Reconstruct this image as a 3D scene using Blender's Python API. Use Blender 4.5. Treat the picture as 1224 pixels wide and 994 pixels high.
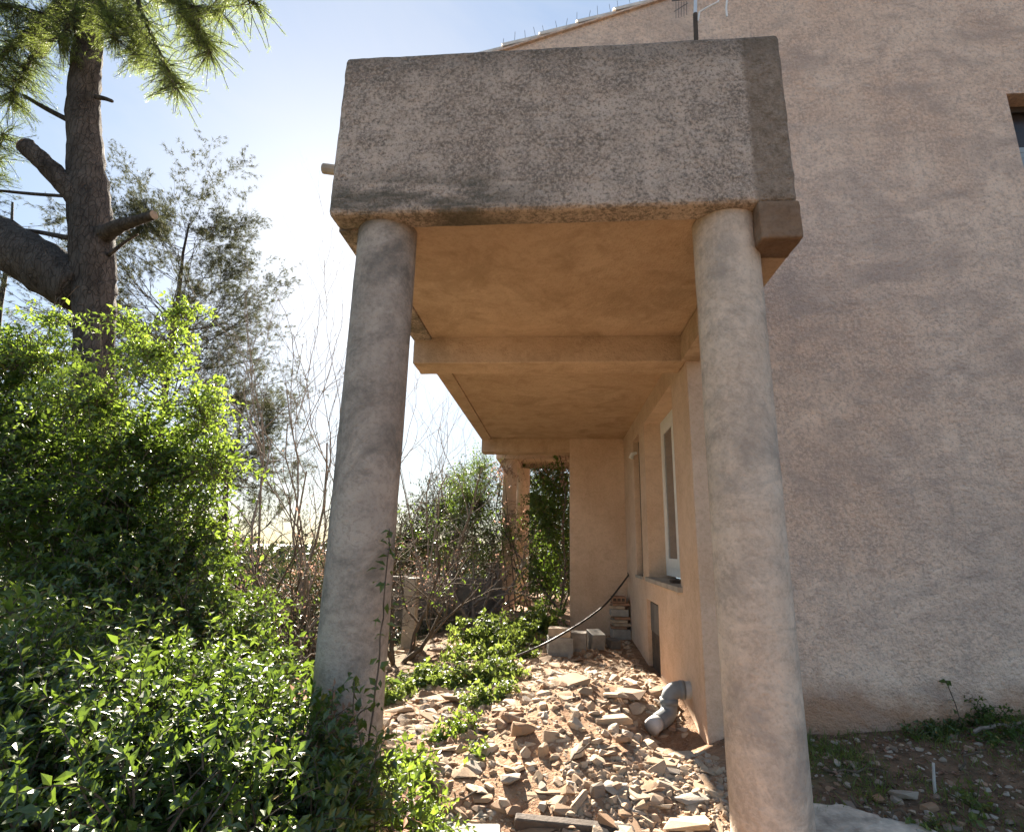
import bpy, math, random
import numpy as np
from mathutils import Matrix, Vector

for o in list(bpy.data.objects):
    bpy.data.objects.remove(o)
SC = bpy.context.scene
COL = SC.collection
EYE = 1.5                       # eye height above the ground where the photographer stands

# ------------------------------------------------------------------ camera
F_PX, YAW, PITCH, ROLL = 647.06, 0.08653, 0.24013, 0.02266
fw = np.array([-math.sin(YAW)*math.cos(PITCH), math.cos(YAW)*math.cos(PITCH), math.sin(PITCH)])
rt0 = np.array([math.cos(YAW), math.sin(YAW), 0.0])
up0 = np.cross(rt0, fw)
rt = math.cos(ROLL)*rt0 + math.sin(ROLL)*up0
up = -math.sin(ROLL)*rt0 + math.cos(ROLL)*up0
cam_data = bpy.data.cameras.new('camera')
cam_data.sensor_width = 36.0
cam_data.lens = 36.0*F_PX/1224.0
cam_data.clip_start = 0.05
cam_data.clip_end = 60000
cam = bpy.data.objects.new('camera', cam_data)
cam.matrix_world = Matrix(((rt[0], up[0], -fw[0], 0), (rt[1], up[1], -fw[1], 0), (rt[2], up[2], -fw[2], EYE), (0, 0, 0, 1)))
COL.objects.link(cam)
SC.camera = cam

# ------------------------------------------------------------------ sky, sun, exposure
SUN = np.array([-0.338, 0.806, 0.486]); SUN /= np.linalg.norm(SUN)
SUN_EL = math.asin(SUN[2]); SUN_AZ = math.atan2(SUN[0], SUN[1])
world = bpy.data.worlds.new('World'); SC.world = world; world.use_nodes = True
wn = world.node_tree.nodes; wl = world.node_tree.links
wn.clear()
sky = wn.new('ShaderNodeTexSky'); sky.sky_type = 'NISHITA'; sky.sun_disc = False
sky.sun_elevation = SUN_EL; sky.sun_rotation = SUN_AZ
sky.air_density = 1.0; sky.dust_density = 0.65; sky.ozone_density = 1.2; sky.altitude = 150
bg = wn.new('ShaderNodeBackground'); bg.inputs['Strength'].default_value = 0.056
wo = wn.new('ShaderNodeOutputWorld')
gam = wn.new('ShaderNodeGamma'); gam.inputs['Gamma'].default_value = 0.40      # hazy bright sky: softer from sun side to far side
hsv = wn.new('ShaderNodeHueSaturation'); hsv.inputs['Saturation'].default_value = 1.65
wl.new(sky.outputs[0], gam.inputs[0]); wl.new(gam.outputs[0], hsv.inputs['Color'])
# thin wisps of high cloud all round
wtc = wn.new('ShaderNodeTexCoord'); wmp = wn.new('ShaderNodeMapping'); wmp.inputs['Scale'].default_value = (1.0, 1.0, 2.4)
wnz = wn.new('ShaderNodeTexNoise'); wnz.inputs['Scale'].default_value = 2.2; wnz.inputs['Detail'].default_value = 9; wnz.inputs['Roughness'].default_value = 0.6; wnz.inputs['Distortion'].default_value = 0.8
wrp = wn.new('ShaderNodeMapRange'); wrp.inputs[1].default_value = 0.42; wrp.inputs[2].default_value = 0.78; wrp.inputs[3].default_value = 0.0; wrp.inputs[4].default_value = 0.32
wmx = wn.new('ShaderNodeMix'); wmx.data_type = 'RGBA'; wmx.inputs[7].default_value = (2.0, 2.02, 2.06, 1)
wl.new(wtc.outputs['Generated'], wmp.inputs[0]); wl.new(wmp.outputs[0], wnz.inputs['Vector']); wl.new(wnz.outputs['Fac'], wrp.inputs[0])
wl.new(wrp.outputs[0], wmx.inputs[0]); wti = wn.new('ShaderNodeMix'); wti.data_type = 'RGBA'; wti.blend_type = 'MULTIPLY'; wti.inputs[0].default_value = 1.0; wti.inputs[7].default_value = (0.92, 0.99, 1.06, 1)
wl.new(hsv.outputs[0], wti.inputs[6]); wl.new(wti.outputs[2], wmx.inputs[6]); wl.new(wmx.outputs[2], bg.inputs[0])
wl.new(bg.outputs[0], wo.inputs[0])
sl = bpy.data.lights.new('sun', 'SUN'); sl.energy = 3.8; sl.angle = math.radians(0.6); sl.color = (1.0, 0.90, 0.76)
so = bpy.data.objects.new('sun', sl); COL.objects.link(so)
so.rotation_euler = Vector((-SUN[0], -SUN[1], -SUN[2])).to_track_quat('-Z', 'Y').to_euler()
so.location = (-8, 20, 12)
SC.view_settings.view_transform = 'Standard'
SC.view_settings.look = 'None'
SC.view_settings.gamma = 1.0
SC.view_settings.exposure = 3.1
SC.view_settings.use_curve_mapping = False

SC.cycles.max_bounces = 6; SC.cycles.diffuse_bounces = 3; SC.cycles.glossy_bounces = 2
SC.cycles.transmission_bounces = 4; SC.cycles.caustics_reflective = False; SC.cycles.caustics_refractive = False
rng = np.random.default_rng(7)
random.seed(7)

# ------------------------------------------------------------------ helpers
def unit(v):
    v = np.asarray(v, float)
    return v/np.maximum(np.linalg.norm(v, axis=-1, keepdims=True), 1e-9)

def at(x, y, Y):
    """point of the place seen at photo pixel (x, y), Y metres beyond the camera"""
    v = fw + rt*(x-612)/F_PX + up*(497-y)/F_PX
    v = v*Y/v[1]
    return np.array([v[0], v[1], v[2]+EYE])

class MB:
    def __init__(s):
        s.v = []; s.f = []; s.n = 0; s.t = []
    def add(s, V, Fc, tint=None):
        V = np.asarray(V, float).reshape(-1, 3)
        Fc = np.asarray(Fc, int)
        s.v.append(V); s.f.append(Fc+s.n); s.n += len(V)
        s.t.append(np.full(len(V), 0.5) if tint is None else np.broadcast_to(np.asarray(tint, float), (len(V),)))
        return s
    def box(s, a, b, tint=None):
        x0, y0, z0 = a; x1, y1, z1 = b
        V = [(x0,y0,z0),(x1,y0,z0),(x1,y1,z0),(x0,y1,z0),(x0,y0,z1),(x1,y0,z1),(x1,y1,z1),(x0,y1,z1)]
        return s.add(V, [(0,3,2,1),(4,5,6,7),(0,1,5,4),(1,2,6,5),(2,3,7,6),(3,0,4,7)], tint)
    def tube(s, P, R, sides=8, caps=True, tint=None, wob=0.0):
        P = np.asarray(P, float); n = len(P); R = np.broadcast_to(np.asarray(R, float), (n,))
        T = np.gradient(P, axis=0); T = unit(T)
        ref = np.array([0.13, 0.21, 0.97]) if abs(T[0][2]) < 0.9 else np.array([0.95, 0.2, 0.1])
        A = unit(np.cross(T, ref)); B = np.cross(T, A)
        th = np.linspace(0, 2*np.pi, sides, endpoint=False)
        rr = R[:, None]*(1+wob*rng.normal(size=(n, sides)))
        V = P[:, None]+A[:, None]*(np.cos(th)[None, :, None]*rr[..., None])+B[:, None]*(np.sin(th)[None, :, None]*rr[..., None])
        V = V.reshape(-1, 3)
        i = np.arange(n-1)[:, None]*sides; j = np.arange(sides)[None]; k = (j+1) % sides
        Q = np.stack([i+j, i+k, i+sides+k, i+sides+j], -1).reshape(-1, 4)
        s.add(V, Q, tint)
        if caps:
            base = s.n-len(V)
            s.v.append(np.array([P[0]-T[0]*R[0]*0.1, P[-1]+T[-1]*R[-1]*0.1])); s.t.append(np.full(2, 0.5 if tint is None else np.mean(tint)))
            c0, c1 = s.n, s.n+1; s.n += 2
            s.f.append(np.array([(c0, base+(q+1) % sides, base+q) for q in range(sides)]))
            e = base+(n-1)*sides
            s.f.append(np.array([(c1, e+q, e+(q+1) % sides) for q in range(sides)]))
        return s
    def mesh(s, name, smooth=False):
        me = bpy.data.meshes.new(name)
        V = np.concatenate(s.v)
        sizes = np.concatenate([np.full(len(f), f.shape[1]) for f in s.f])
        loops = np.concatenate([f.reshape(-1) for f in s.f])
        me.vertices.add(len(V)); me.vertices.foreach_set('co', V.astype(np.float32).ravel())
        me.loops.add(len(loops)); me.loops.foreach_set('vertex_index', loops.astype(np.int32))
        starts = np.concatenate([[0], np.cumsum(sizes)[:-1]])
        me.polygons.add(len(sizes)); me.polygons.foreach_set('loop_start', starts.astype(np.int32))
        at_ = me.attributes.new('tint', 'FLOAT', 'POINT'); at_.data.foreach_set('value', np.concatenate(s.t).astype(np.float32))
        me.update(calc_edges=True); me.validate()
        me.polygons.foreach_set('use_smooth', np.full(len(me.polygons), smooth, bool))
        return me
    def build(s, name, mat, parent=None, smooth=False, kind=None):
        return link(name, s.mesh(name, smooth), mat, parent, kind)

def link(name, me, mat, parent=None, kind=None):
    o = bpy.data.objects.new(name, me); COL.objects.link(o)
    if mat is not None and len(me.materials) == 0: me.materials.append(mat)
    if parent is not None: o.parent = parent
    if kind: o['kind'] = kind
    return o

def thing(name, label, cat, loc=(0, 0, 0), rotz=0.0, group=None):
    o = bpy.data.objects.new(name, None); COL.objects.link(o)
    o.empty_display_size = 0.1
    o.location = loc; o.rotation_euler = (0, 0, rotz)
    return tag(o, label, cat, group)

def tag(o, label, cat, group=None):
    o['label'] = label; o['category'] = cat
    if group: o['group'] = group
    return o

def bevel(o, w, seg=2):
    m = o.modifiers.new('bevel', 'BEVEL'); m.width = w; m.segments = seg; m.limit_method = 'ANGLE'
    return o

# ------------------------------------------------------------------ materials
def new_mat(name):
    m = bpy.data.materials.new(name); m.use_nodes = True
    nt = m.node_tree; nt.nodes.clear()
    out = nt.nodes.new('ShaderNodeOutputMaterial')
    p = nt.nodes.new('ShaderNodeBsdfPrincipled')
    nt.links.new(p.outputs[0], out.inputs[0])
    return m, nt, p, out

def nz(nt, scale, detail=4, rough=0.6, vec=None, stretch=None, dist=0.0):
    n = nt.nodes.new('ShaderNodeTexNoise'); n.inputs['Scale'].default_value = scale
    n.inputs['Detail'].default_value = detail; n.inputs['Roughness'].default_value = rough
    n.inputs['Distortion'].default_value = dist
    if vec is None:
        tc = nt.nodes.new('ShaderNodeTexCoord'); vec = tc.outputs['Object']
    if stretch:
        mp = nt.nodes.new('ShaderNodeMapping'); mp.inputs['Scale'].default_value = stretch
        nt.links.new(vec, mp.inputs['Vector']); vec = mp.outputs[0]
    nt.links.new(vec, n.inputs['Vector'])
    return n.outputs['Fac']

def ramp(nt, fac, stops):
    r = nt.nodes.new('ShaderNodeValToRGB')
    e = r.color_ramp.elements
    while len(e) < len(stops): e.new(0.5)
    for k, (pos, c) in enumerate(stops):
        e[k].position = pos
        e[k].color = (c, c, c, 1) if np.isscalar(c) else (*c, 1)
    nt.links.new(fac, r.inputs[0])
    return r.outputs[0]

def mix(nt, fac, a, b, mode='MIX'):
    m = nt.nodes.new('ShaderNodeMix'); m.data_type = 'RGBA'; m.blend_type = mode
    for sock, v in ((m.inputs[0], fac), (m.inputs[6], a), (m.inputs[7], b)):
        if isinstance(v, (tuple, list)): sock.default_value = (*v, 1) if len(v) == 3 else v
        elif np.isscalar(v): sock.default_value = v
        else: nt.links.new(v, sock)
    return m.outputs[2]

def math_(nt, op, a, b=None, clamp=False):
    m = nt.nodes.new('ShaderNodeMath'); m.operation = op; m.use_clamp = clamp
    for sock, v in zip(m.inputs, (a, b)):
        if v is None: continue
        if np.isscalar(v): sock.default_value = v
        else: nt.links.new(v, sock)
    return m.outputs[0]

def bump(nt, p, h, strength, dist):
    b = nt.nodes.new('ShaderNodeBump'); b.inputs['Strength'].default_value = strength; b.inputs['Distance'].default_value = dist
    nt.links.new(h, b.inputs['Height']); nt.links.new(b.outputs[0], p.inputs['Normal'])

def xyz(nt):
    tc = nt.nodes.new('ShaderNodeTexCoord'); s = nt.nodes.new('ShaderNodeSeparateXYZ')
    nt.links.new(tc.outputs['Object'], s.inputs[0])
    return s.outputs

def plaster(name, base, light, dark, stain=None, stain_amt=0.0, grain=0.6, streak=0.5, patch=1.0, bumps=0.7, extra=None, gs=42.0, ms=12.0, relief=0.012, cracks=0.0):
    m, nt, p, out = new_mat(name)
    big = nz(nt, 1.1*patch, 4, 0.65, dist=0.4)
    band = nz(nt, 1.0, 5, 0.75, stretch=(3.6, 3.6, 5.4), dist=0.9)
    vert = nz(nt, 1.0, 3, 0.6, stretch=(7.0, 7.0, 0.5))
    mid = nz(nt, ms, 4, 0.75)
    fine = nz(nt, gs, 2, 0.8)
    c = mix(nt, ramp(nt, big, [(0.38, 0.0), (0.60, 1.0)]), base, light)
    c = mix(nt, math_(nt, 'MULTIPLY', ramp(nt, band, [(0.46, 0.0), (0.68, 1.0)]), streak), c, dark)
    c = mix(nt, math_(nt, 'MULTIPLY', ramp(nt, vert, [(0.52, 0.0), (0.72, 1.0)]), streak*0.6), c, dark)
    c = mix(nt, math_(nt, 'MULTIPLY', ramp(nt, mid, [(0.46, 0.0), (0.64, 1.0)]), 0.75*grain), c, dark)
    c = mix(nt, math_(nt, 'MULTIPLY', ramp(nt, fine, [(0.50, 0.0), (0.60, 1.0)]), grain), c, light)
    c = mix(nt, math_(nt, 'MULTIPLY', ramp(nt, fine, [(0.36, 1.0), (0.46, 0.0)]), grain), c, dark)
    if stain is not None:
        st = nz(nt, 2.3, 6, 0.7, dist=0.6)
        c = mix(nt, math_(nt, 'MULTIPLY', ramp(nt, st, [(0.5, 0.0), (0.64, 1.0)]), stain_amt), c, stain)
    if extra: c = extra(nt, c)
    if cracks:
        cn = nz(nt, 1.3, 3, 0.6, dist=0.5); cm = nz(nt, 0.9, 2, 0.5)
        line = ramp(nt, math_(nt, 'ABSOLUTE', math_(nt, 'SUBTRACT', cn, 0.5)), [(0.0, 1.0), (0.0035, 0.0)])
        c = mix(nt, math_(nt, 'MULTIPLY', math_(nt, 'MULTIPLY', line, ramp(nt, cm, [(0.5, 0.0), (0.56, 1.0)])), cracks), c, tuple(q*0.35 for q in dark))
    nt.links.new(c, p.inputs['Base Color'])
    p.inputs['Roughness'].default_value = 0.95
    p.inputs['Specular IOR Level'].default_value = 0.15
    h = math_(nt, 'ADD', math_(nt, 'MULTIPLY', mid, 0.7), math_(nt, 'MULTIPLY', fine, 0.5))
    bump(nt, p, h, bumps, relief)
    return m

def gable_extra(nt, c):                                   # damp red-earth splash along the foot of the wall
    s = xyz(nt); n_ = nz(nt, 2.6, 5, 0.65)
    z = math_(nt, 'SUBTRACT', s[2], math_(nt, 'MULTIPLY', n_, 0.55))
    foot = ramp(nt, z, [(0.18, 1.0), (0.42, 0.0)])
    c = mix(nt, math_(nt, 'MULTIPLY', foot, 0.8), c, (0.36, 0.19, 0.105))
    # long horizontal tide marks from the scaffold lifts
    b = nz(nt, 1.0, 4, 0.55, stretch=(1.1, 1.1, 2.3), dist=1.0)
    return mix(nt, math_(nt, 'MULTIPLY', ramp(nt, b, [(0.48, 0.0), (0.66, 1.0)]), 0.6), c, (0.40, 0.315, 0.27))

def beam_extra(nt, c):
    s = xyz(nt); n_ = nz(nt, 5.0, 5, 0.7)
    x = math_(nt, 'ADD', s[0], math_(nt, 'MULTIPLY', math_(nt, 'SUBTRACT', n_, 0.5), 0.06))
    strip = ramp(nt, x, [(0.0, 0.0), (1.0, 1.0)])
    mr = nt.nodes.new('ShaderNodeMapRange'); mr.inputs[1].default_value = 0.995; mr.inputs[2].default_value = 1.02
    nt.links.new(x, mr.inputs[0])
    rust = nz(nt, 16, 5, 0.75)
    c = mix(nt, math_(nt, 'MULTIPLY', mr.outputs[0], 0.75), c, mix(nt, ramp(nt, rust, [(0.35, 0.0), (0.7, 1.0)]), (0.12, 0.085, 0.055), (0.34, 0.27, 0.21)))
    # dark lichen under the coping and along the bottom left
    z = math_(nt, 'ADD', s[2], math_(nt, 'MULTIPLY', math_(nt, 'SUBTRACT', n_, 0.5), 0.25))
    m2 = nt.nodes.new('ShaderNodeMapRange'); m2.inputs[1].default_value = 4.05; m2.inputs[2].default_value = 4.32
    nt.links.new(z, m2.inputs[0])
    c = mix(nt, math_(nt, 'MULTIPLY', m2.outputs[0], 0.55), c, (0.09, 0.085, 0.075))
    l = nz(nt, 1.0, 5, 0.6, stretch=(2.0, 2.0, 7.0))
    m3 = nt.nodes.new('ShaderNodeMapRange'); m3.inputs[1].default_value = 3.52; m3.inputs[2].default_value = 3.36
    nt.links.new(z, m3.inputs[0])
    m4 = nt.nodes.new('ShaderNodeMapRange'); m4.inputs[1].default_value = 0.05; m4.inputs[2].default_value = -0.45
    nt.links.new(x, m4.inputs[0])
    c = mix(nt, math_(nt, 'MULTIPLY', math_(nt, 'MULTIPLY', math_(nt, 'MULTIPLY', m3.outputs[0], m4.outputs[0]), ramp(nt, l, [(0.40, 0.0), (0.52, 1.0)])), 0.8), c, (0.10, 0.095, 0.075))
    return c

M = {}
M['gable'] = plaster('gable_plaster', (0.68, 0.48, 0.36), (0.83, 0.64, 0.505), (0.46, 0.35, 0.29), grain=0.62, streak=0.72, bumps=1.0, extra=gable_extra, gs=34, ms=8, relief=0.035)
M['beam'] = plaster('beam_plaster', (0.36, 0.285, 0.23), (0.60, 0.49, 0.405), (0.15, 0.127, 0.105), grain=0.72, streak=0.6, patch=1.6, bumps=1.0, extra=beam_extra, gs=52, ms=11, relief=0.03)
M['ochre'] = plaster('ochre_plaster', (0.61, 0.44, 0.315), (0.70, 0.53, 0.40), (0.46, 0.315, 0.215), grain=0.3, streak=0.45, bumps=0.8, gs=45, relief=0.015)
M['ceiling'] = plaster('ceiling_plaster', (0.52, 0.37, 0.25), (0.60, 0.445, 0.315), (0.37, 0.255, 0.165), stain=(0.31, 0.215, 0.135), stain_amt=0.5, grain=0.3, streak=0.5, bumps=0.8, gs=48, relief=0.015)
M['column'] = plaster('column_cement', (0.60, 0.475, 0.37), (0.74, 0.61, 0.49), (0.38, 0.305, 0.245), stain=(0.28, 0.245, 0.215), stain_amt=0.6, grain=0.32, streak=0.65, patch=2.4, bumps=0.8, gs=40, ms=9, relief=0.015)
M['column_shaded'] = plaster('shaded_stained_column_cement', (0.36, 0.30, 0.25), (0.48, 0.41, 0.345), (0.20, 0.175, 0.15), stain=(0.14, 0.13, 0.115), stain_amt=0.7, grain=0.32, streak=0.6, patch=2.2, bumps=0.8, gs=40, ms=9, relief=0.015)  # stained cement, with the left column's backlit shade put into its colour
M['corbel'] = plaster('corbel_stone', (0.20, 0.125, 0.08), (0.25, 0.17, 0.115), (0.13, 0.085, 0.055), stain=(0.5, 0.45, 0.38), stain_amt=0.15, grain=0.35, bumps=0.5)

def simple(name, col, rough=0.6, metal=0.0, var=0.25, scale=12.0, bmp=0.2, spec=0.4):
    m, nt, p, out = new_mat(name)
    n_ = nz(nt, scale, 5, 0.65)
    d = tuple(v*(1-var) for v in col); l = tuple(min(1, v*(1+var)) for v in col)
    nt.links.new(ramp(nt, n_, [(0.3, d), (0.7, l)]), p.inputs['Base Color'])
    p.inputs['Roughness'].default_value = rough; p.inputs['Metallic'].default_value = metal
    p.inputs['Specular IOR Level'].default_value = spec
    if bmp: bump(nt, p, nz(nt, scale*4, 4, 0.7), bmp, 0.01)
    return m
M['white_paint'] = simple('white_frame_paint', (0.82, 0.82, 0.80), 0.45, var=0.06)
M['tile'] = simple('roof_tile_clay', (0.62, 0.54, 0.46), 0.85, var=0.3, scale=6)
M['dark_wood'] = simple('dark_weathered_wood', (0.075, 0.055, 0.042), 0.85, var=0.4, scale=9, bmp=0.6)
M['shutter_brown'] = simple('brown_shutter', (0.05, 0.035, 0.025), 0.6)
M['shutter_blue'] = simple('grey_blue_shutter', (0.30, 0.36, 0.39), 0.6, var=0.1)
M['pvc'] = simple('grey_pvc', (0.20, 0.215, 0.225), 0.45, var=0.12, bmp=0.05)
M['pvc_pale'] = simple('pale_pvc', (0.46, 0.46, 0.45), 0.5, var=0.12, bmp=0.05)
M['rubber'] = simple('black_hose_rubber', (0.035, 0.034, 0.033), 0.5, var=0.2)
M['metal'] = simple('weathered_metal', (0.16, 0.15, 0.14), 0.55, 0.6, var=0.3)
M['pale_metal'] = simple('galvanised_metal', (0.62, 0.64, 0.66), 0.4, 0.3, var=0.1)
M['concrete'] = simple('pale_concrete', (0.36, 0.325, 0.28), 0.92, var=0.3, scale=5, bmp=0.5, spec=0.2)
M['slab'] = simple('pale_slab_concrete', (0.48, 0.42, 0.35), 0.92, var=0.5, scale=7, bmp=0.5, spec=0.2)
M['dark_concrete'] = simple('damp_concrete', (0.17, 0.155, 0.14), 0.95, var=0.35, scale=4, bmp=0.5, spec=0.2)
M['brick'] = simple('fired_brick', (0.34, 0.20, 0.13), 0.9, var=0.3, scale=9, bmp=0.5, spec=0.2)
M['brick_pale'] = simple('pale_brick', (0.44, 0.35, 0.26), 0.9, var=0.3, scale=9, bmp=0.5, spec=0.2)
M['block'] = simple('grey_block', (0.34, 0.32, 0.29), 0.95, var=0.25, scale=10, bmp=0.6, spec=0.2)

def stone_mat(name, a, b, c_):
    m, nt, p, out = new_mat(name)
    oi = nt.nodes.new('ShaderNodeObjectInfo'); ta = nt.nodes.new('ShaderNodeAttribute'); ta.attribute_name = 'tint'
    r = math_(nt, 'FRACT', math_(nt, 'ADD', oi.outputs['Random'], math_(nt, 'MULTIPLY', ta.outputs['Fac'], 3.7)))
    c = ramp(nt, r, [(0.0, a), (0.35, b), (0.62, c_), (0.80, (0.36, 0.33, 0.29)), (0.9, (0.33, 0.20, 0.125)), (1.0, a)])
    n_ = nz(nt, 22, 5, 0.7)
    c = mix(nt, ramp(nt, n_, [(0.38, 0.0), (0.7, 0.65)]), c, (0.32, 0.215, 0.14))
    nt.links.new(c, p.inputs['Base Color']); p.inputs['Roughness'].default_value = 0.93
    p.inputs['Specular IOR Level'].default_value = 0.2
    bump(nt, p, nz(nt, 60, 5, 0.7), 0.5, 0.008)
    return m
M['stone'] = stone_mat('rubble_limestone', (0.36, 0.26, 0.175), (0.45, 0.34, 0.24), (0.52, 0.42, 0.315))
M['stone_red'] = stone_mat('earthy_stone', (0.25, 0.155, 0.095), (0.34, 0.22, 0.14), (0.40, 0.28, 0.19))
M['stone_grey'] = stone_mat('grey_stone', (0.20, 0.17, 0.145), (0.30, 0.26, 0.22), (0.42, 0.38, 0.33))

def glass_mat():
    m, nt, p, out = new_mat('dark_window_glass')
    p.inputs['Base Color'].default_value = (0.11, 0.12, 0.13, 1); p.inputs['Roughness'].default_value = 0.08
    bump(nt, p, nz(nt, 3, 2), 0.02, 0.01)
    return m
M['glass'] = glass_mat()

M['glass_dark'] = simple('dark_room_glass', (0.03, 0.02, 0.014), 0.25, var=0.3, bmp=0)

def ground_mat():
    m, nt, p, out = new_mat('rubbly_earth')
    s = xyz(nt)
    a = nz(nt, 1.3, 4, 0.65); b = nz(nt, 9, 4, 0.7); f = nz(nt, 55, 3, 0.75)
    c = mix(nt, ramp(nt, b, [(0.35, 0.0), (0.68, 1.0)]), (0.25, 0.14, 0.08), (0.41, 0.26, 0.16))
    c = mix(nt, math_(nt, 'MULTIPLY', ramp(nt, f, [(0.5, 0.0), (0.68, 1.0)]), 0.7), c, (0.45, 0.34, 0.25))
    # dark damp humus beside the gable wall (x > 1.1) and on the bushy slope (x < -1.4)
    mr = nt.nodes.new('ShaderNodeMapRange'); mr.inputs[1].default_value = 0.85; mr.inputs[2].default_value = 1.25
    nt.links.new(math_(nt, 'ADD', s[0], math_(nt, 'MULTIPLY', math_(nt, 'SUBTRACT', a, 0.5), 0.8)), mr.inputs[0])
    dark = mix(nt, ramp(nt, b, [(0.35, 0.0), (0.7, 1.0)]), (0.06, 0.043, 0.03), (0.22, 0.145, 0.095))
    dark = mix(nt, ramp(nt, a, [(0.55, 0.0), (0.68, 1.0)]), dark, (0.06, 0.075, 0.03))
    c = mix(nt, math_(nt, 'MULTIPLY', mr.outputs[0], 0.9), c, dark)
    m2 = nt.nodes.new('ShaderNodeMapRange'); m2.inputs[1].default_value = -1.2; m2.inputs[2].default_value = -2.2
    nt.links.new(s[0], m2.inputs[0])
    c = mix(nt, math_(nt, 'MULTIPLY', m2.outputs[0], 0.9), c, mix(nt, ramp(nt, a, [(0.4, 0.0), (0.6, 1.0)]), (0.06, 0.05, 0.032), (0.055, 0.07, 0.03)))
    nt.links.new(c, p.inputs['Base Color']); p.inputs['Roughness'].default_value = 0.95
    p.inputs['Specular IOR Level'].default_value = 0.15
    bump(nt, p, math_(nt, 'ADD', b, math_(nt, 'MULTIPLY', f, 0.5)), 0.9, 0.03)
    return m
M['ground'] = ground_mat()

def leaf_mat(name, dark, mid, light, trans, gloss=0.38, tr=0.45, spec=0.5):
    m, nt, p, out = new_mat(name)
    ta = nt.nodes.new('ShaderNodeAttribute'); ta.attribute_name = 'tint'
    oi = nt.nodes.new('ShaderNodeObjectInfo')
    c = ramp(nt, ta.outputs['Fac'], [(0.0, dark), (0.5, mid), (0.975, light), (0.99, (0.22, 0.15, 0.05))])
    nt.links.new(c, p.inputs['Base Color'])
    p.inputs['Roughness'].default_value = gloss; p.inputs['Specular IOR Level'].default_value = spec
    t = nt.nodes.new('ShaderNodeBsdfTranslucent')
    nt.links.new(mix(nt, ta.outputs['Fac'], tuple(v*0.7 for v in trans), trans), t.inputs['Color'])
    ms = nt.nodes.new('ShaderNodeMixShader'); ms.inputs[0].default_value = tr
    nt.links.new(p.outputs[0], ms.inputs[1]); nt.links.new(t.outputs[0], ms.inputs[2])
    nt.links.new(ms.outputs[0], out.inputs[0])
    return m
M['leaf'] = leaf_mat('shrub_leaf', (0.020, 0.042, 0.010), (0.042, 0.082, 0.018), (0.085, 0.135, 0.032), (0.19, 0.29, 0.03), 0.36, 0.36, 0.8)
M['leaf_bush'] = leaf_mat('bush_leaf', (0.020, 0.042, 0.010), (0.042, 0.080, 0.018), (0.08, 0.125, 0.03), (0.20, 0.31, 0.03), 0.42, 0.34, 0.35)
M['leaf_dark'] = leaf_mat('dark_hedge_leaf', (0.018, 0.03, 0.012), (0.032, 0.048, 0.020), (0.055, 0.075, 0.032), (0.09, 0.11, 0.03), 0.55, 0.18, 0.25)
M['leaf_young'] = leaf_mat('young_leaf', (0.045, 0.08, 0.016), (0.075, 0.13, 0.026), (0.12, 0.18, 0.04), (0.31, 0.44, 0.05), 0.36, 0.45, 0.6)
M['leaf_weed'] = leaf_mat('weed_leaf', (0.05, 0.088, 0.022), (0.085, 0.13, 0.034), (0.14, 0.185, 0.06), (0.32, 0.42, 0.07), 0.42, 0.4)
M['leaf_dry'] = leaf_mat('dry_pink_leaf', (0.16, 0.09, 0.06), (0.28, 0.17, 0.12), (0.42, 0.28, 0.22), (0.5, 0.3, 0.22), 0.7, 0.4)
M['needle'] = leaf_mat('pine_needle', (0.05, 0.075, 0.02), (0.085, 0.115, 0.03), (0.13, 0.16, 0.045), (0.30, 0.38, 0.07), 0.5, 0.45)
M['needle_far'] = leaf_mat('grey_needle', (0.028, 0.032, 0.020), (0.045, 0.048, 0.030), (0.07, 0.072, 0.046), (0.14, 0.15, 0.06), 0.7, 0.25, 0.2)

def bark(name, a, b, scale=6.0, plates=True):
    m, nt, p, out = new_mat(name)
    n1 = nz(nt, scale, 5, 0.7, stretch=(1, 1, 0.4), dist=0.5)
    c = ramp(nt, n1, [(0.32, a), (0.68, b)])
    h = math_(nt, 'MULTIPLY', n1, 0.5)
    if plates:                                              # deep furrows between bark plates
        tc = nt.nodes.new('ShaderNodeTexCoord'); mp = nt.nodes.new('ShaderNodeMapping'); mp.inputs['Scale'].default_value = (17, 17, 6)
        wb = nt.nodes.new('ShaderNodeVectorMath'); wb.operation = 'ADD'
        nn = nt.nodes.new('ShaderNodeTexNoise'); nn.inputs['Scale'].default_value = 5; nt.links.new(tc.outputs['Object'], nn.inputs['Vector'])
        sc_ = nt.nodes.new('ShaderNodeVectorMath'); sc_.operation = 'SCALE'; sc_.inputs['Scale'].default_value = 1.6; nt.links.new(nn.outputs['Color'], sc_.inputs[0])
        nt.links.new(tc.outputs['Object'], mp.inputs[0]); nt.links.new(mp.outputs[0], wb.inputs[0]); nt.links.new(sc_.outputs[0], wb.inputs[1])
        v = nt.nodes.new('ShaderNodeTexVoronoi'); v.feature = 'DISTANCE_TO_EDGE'; v.inputs['Scale'].default_value = 1.0
        nt.links.new(wb.outputs[0], v.inputs['Vector'])
        crack = ramp(nt, v.outputs['Distance'], [(0.0, 0.0), (0.08, 1.0)])
        c = mix(nt, math_(nt, 'ADD', math_(nt, 'MULTIPLY', crack, 0.45), 0.55), tuple(q*0.9 for q in a), c)
        h = math_(nt, 'ADD', h, math_(nt, 'MULTIPLY', crack, 0.3))
    nt.links.new(c, p.inputs['Base Color']); p.inputs['Roughness'].default_value = 0.95
    p.inputs['Specular IOR Level'].default_value = 0.1
    bump(nt, p, math_(nt, 'ADD', h, math_(nt, 'MULTIPLY', nz(nt, scale*5, 4, 0.7), 0.4)), 1.0, 0.04 if plates else 0.01)
    return m
M['pine_bark'] = bark('pine_bark', (0.038, 0.033, 0.030), (0.12, 0.104, 0.092), 7)
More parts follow.
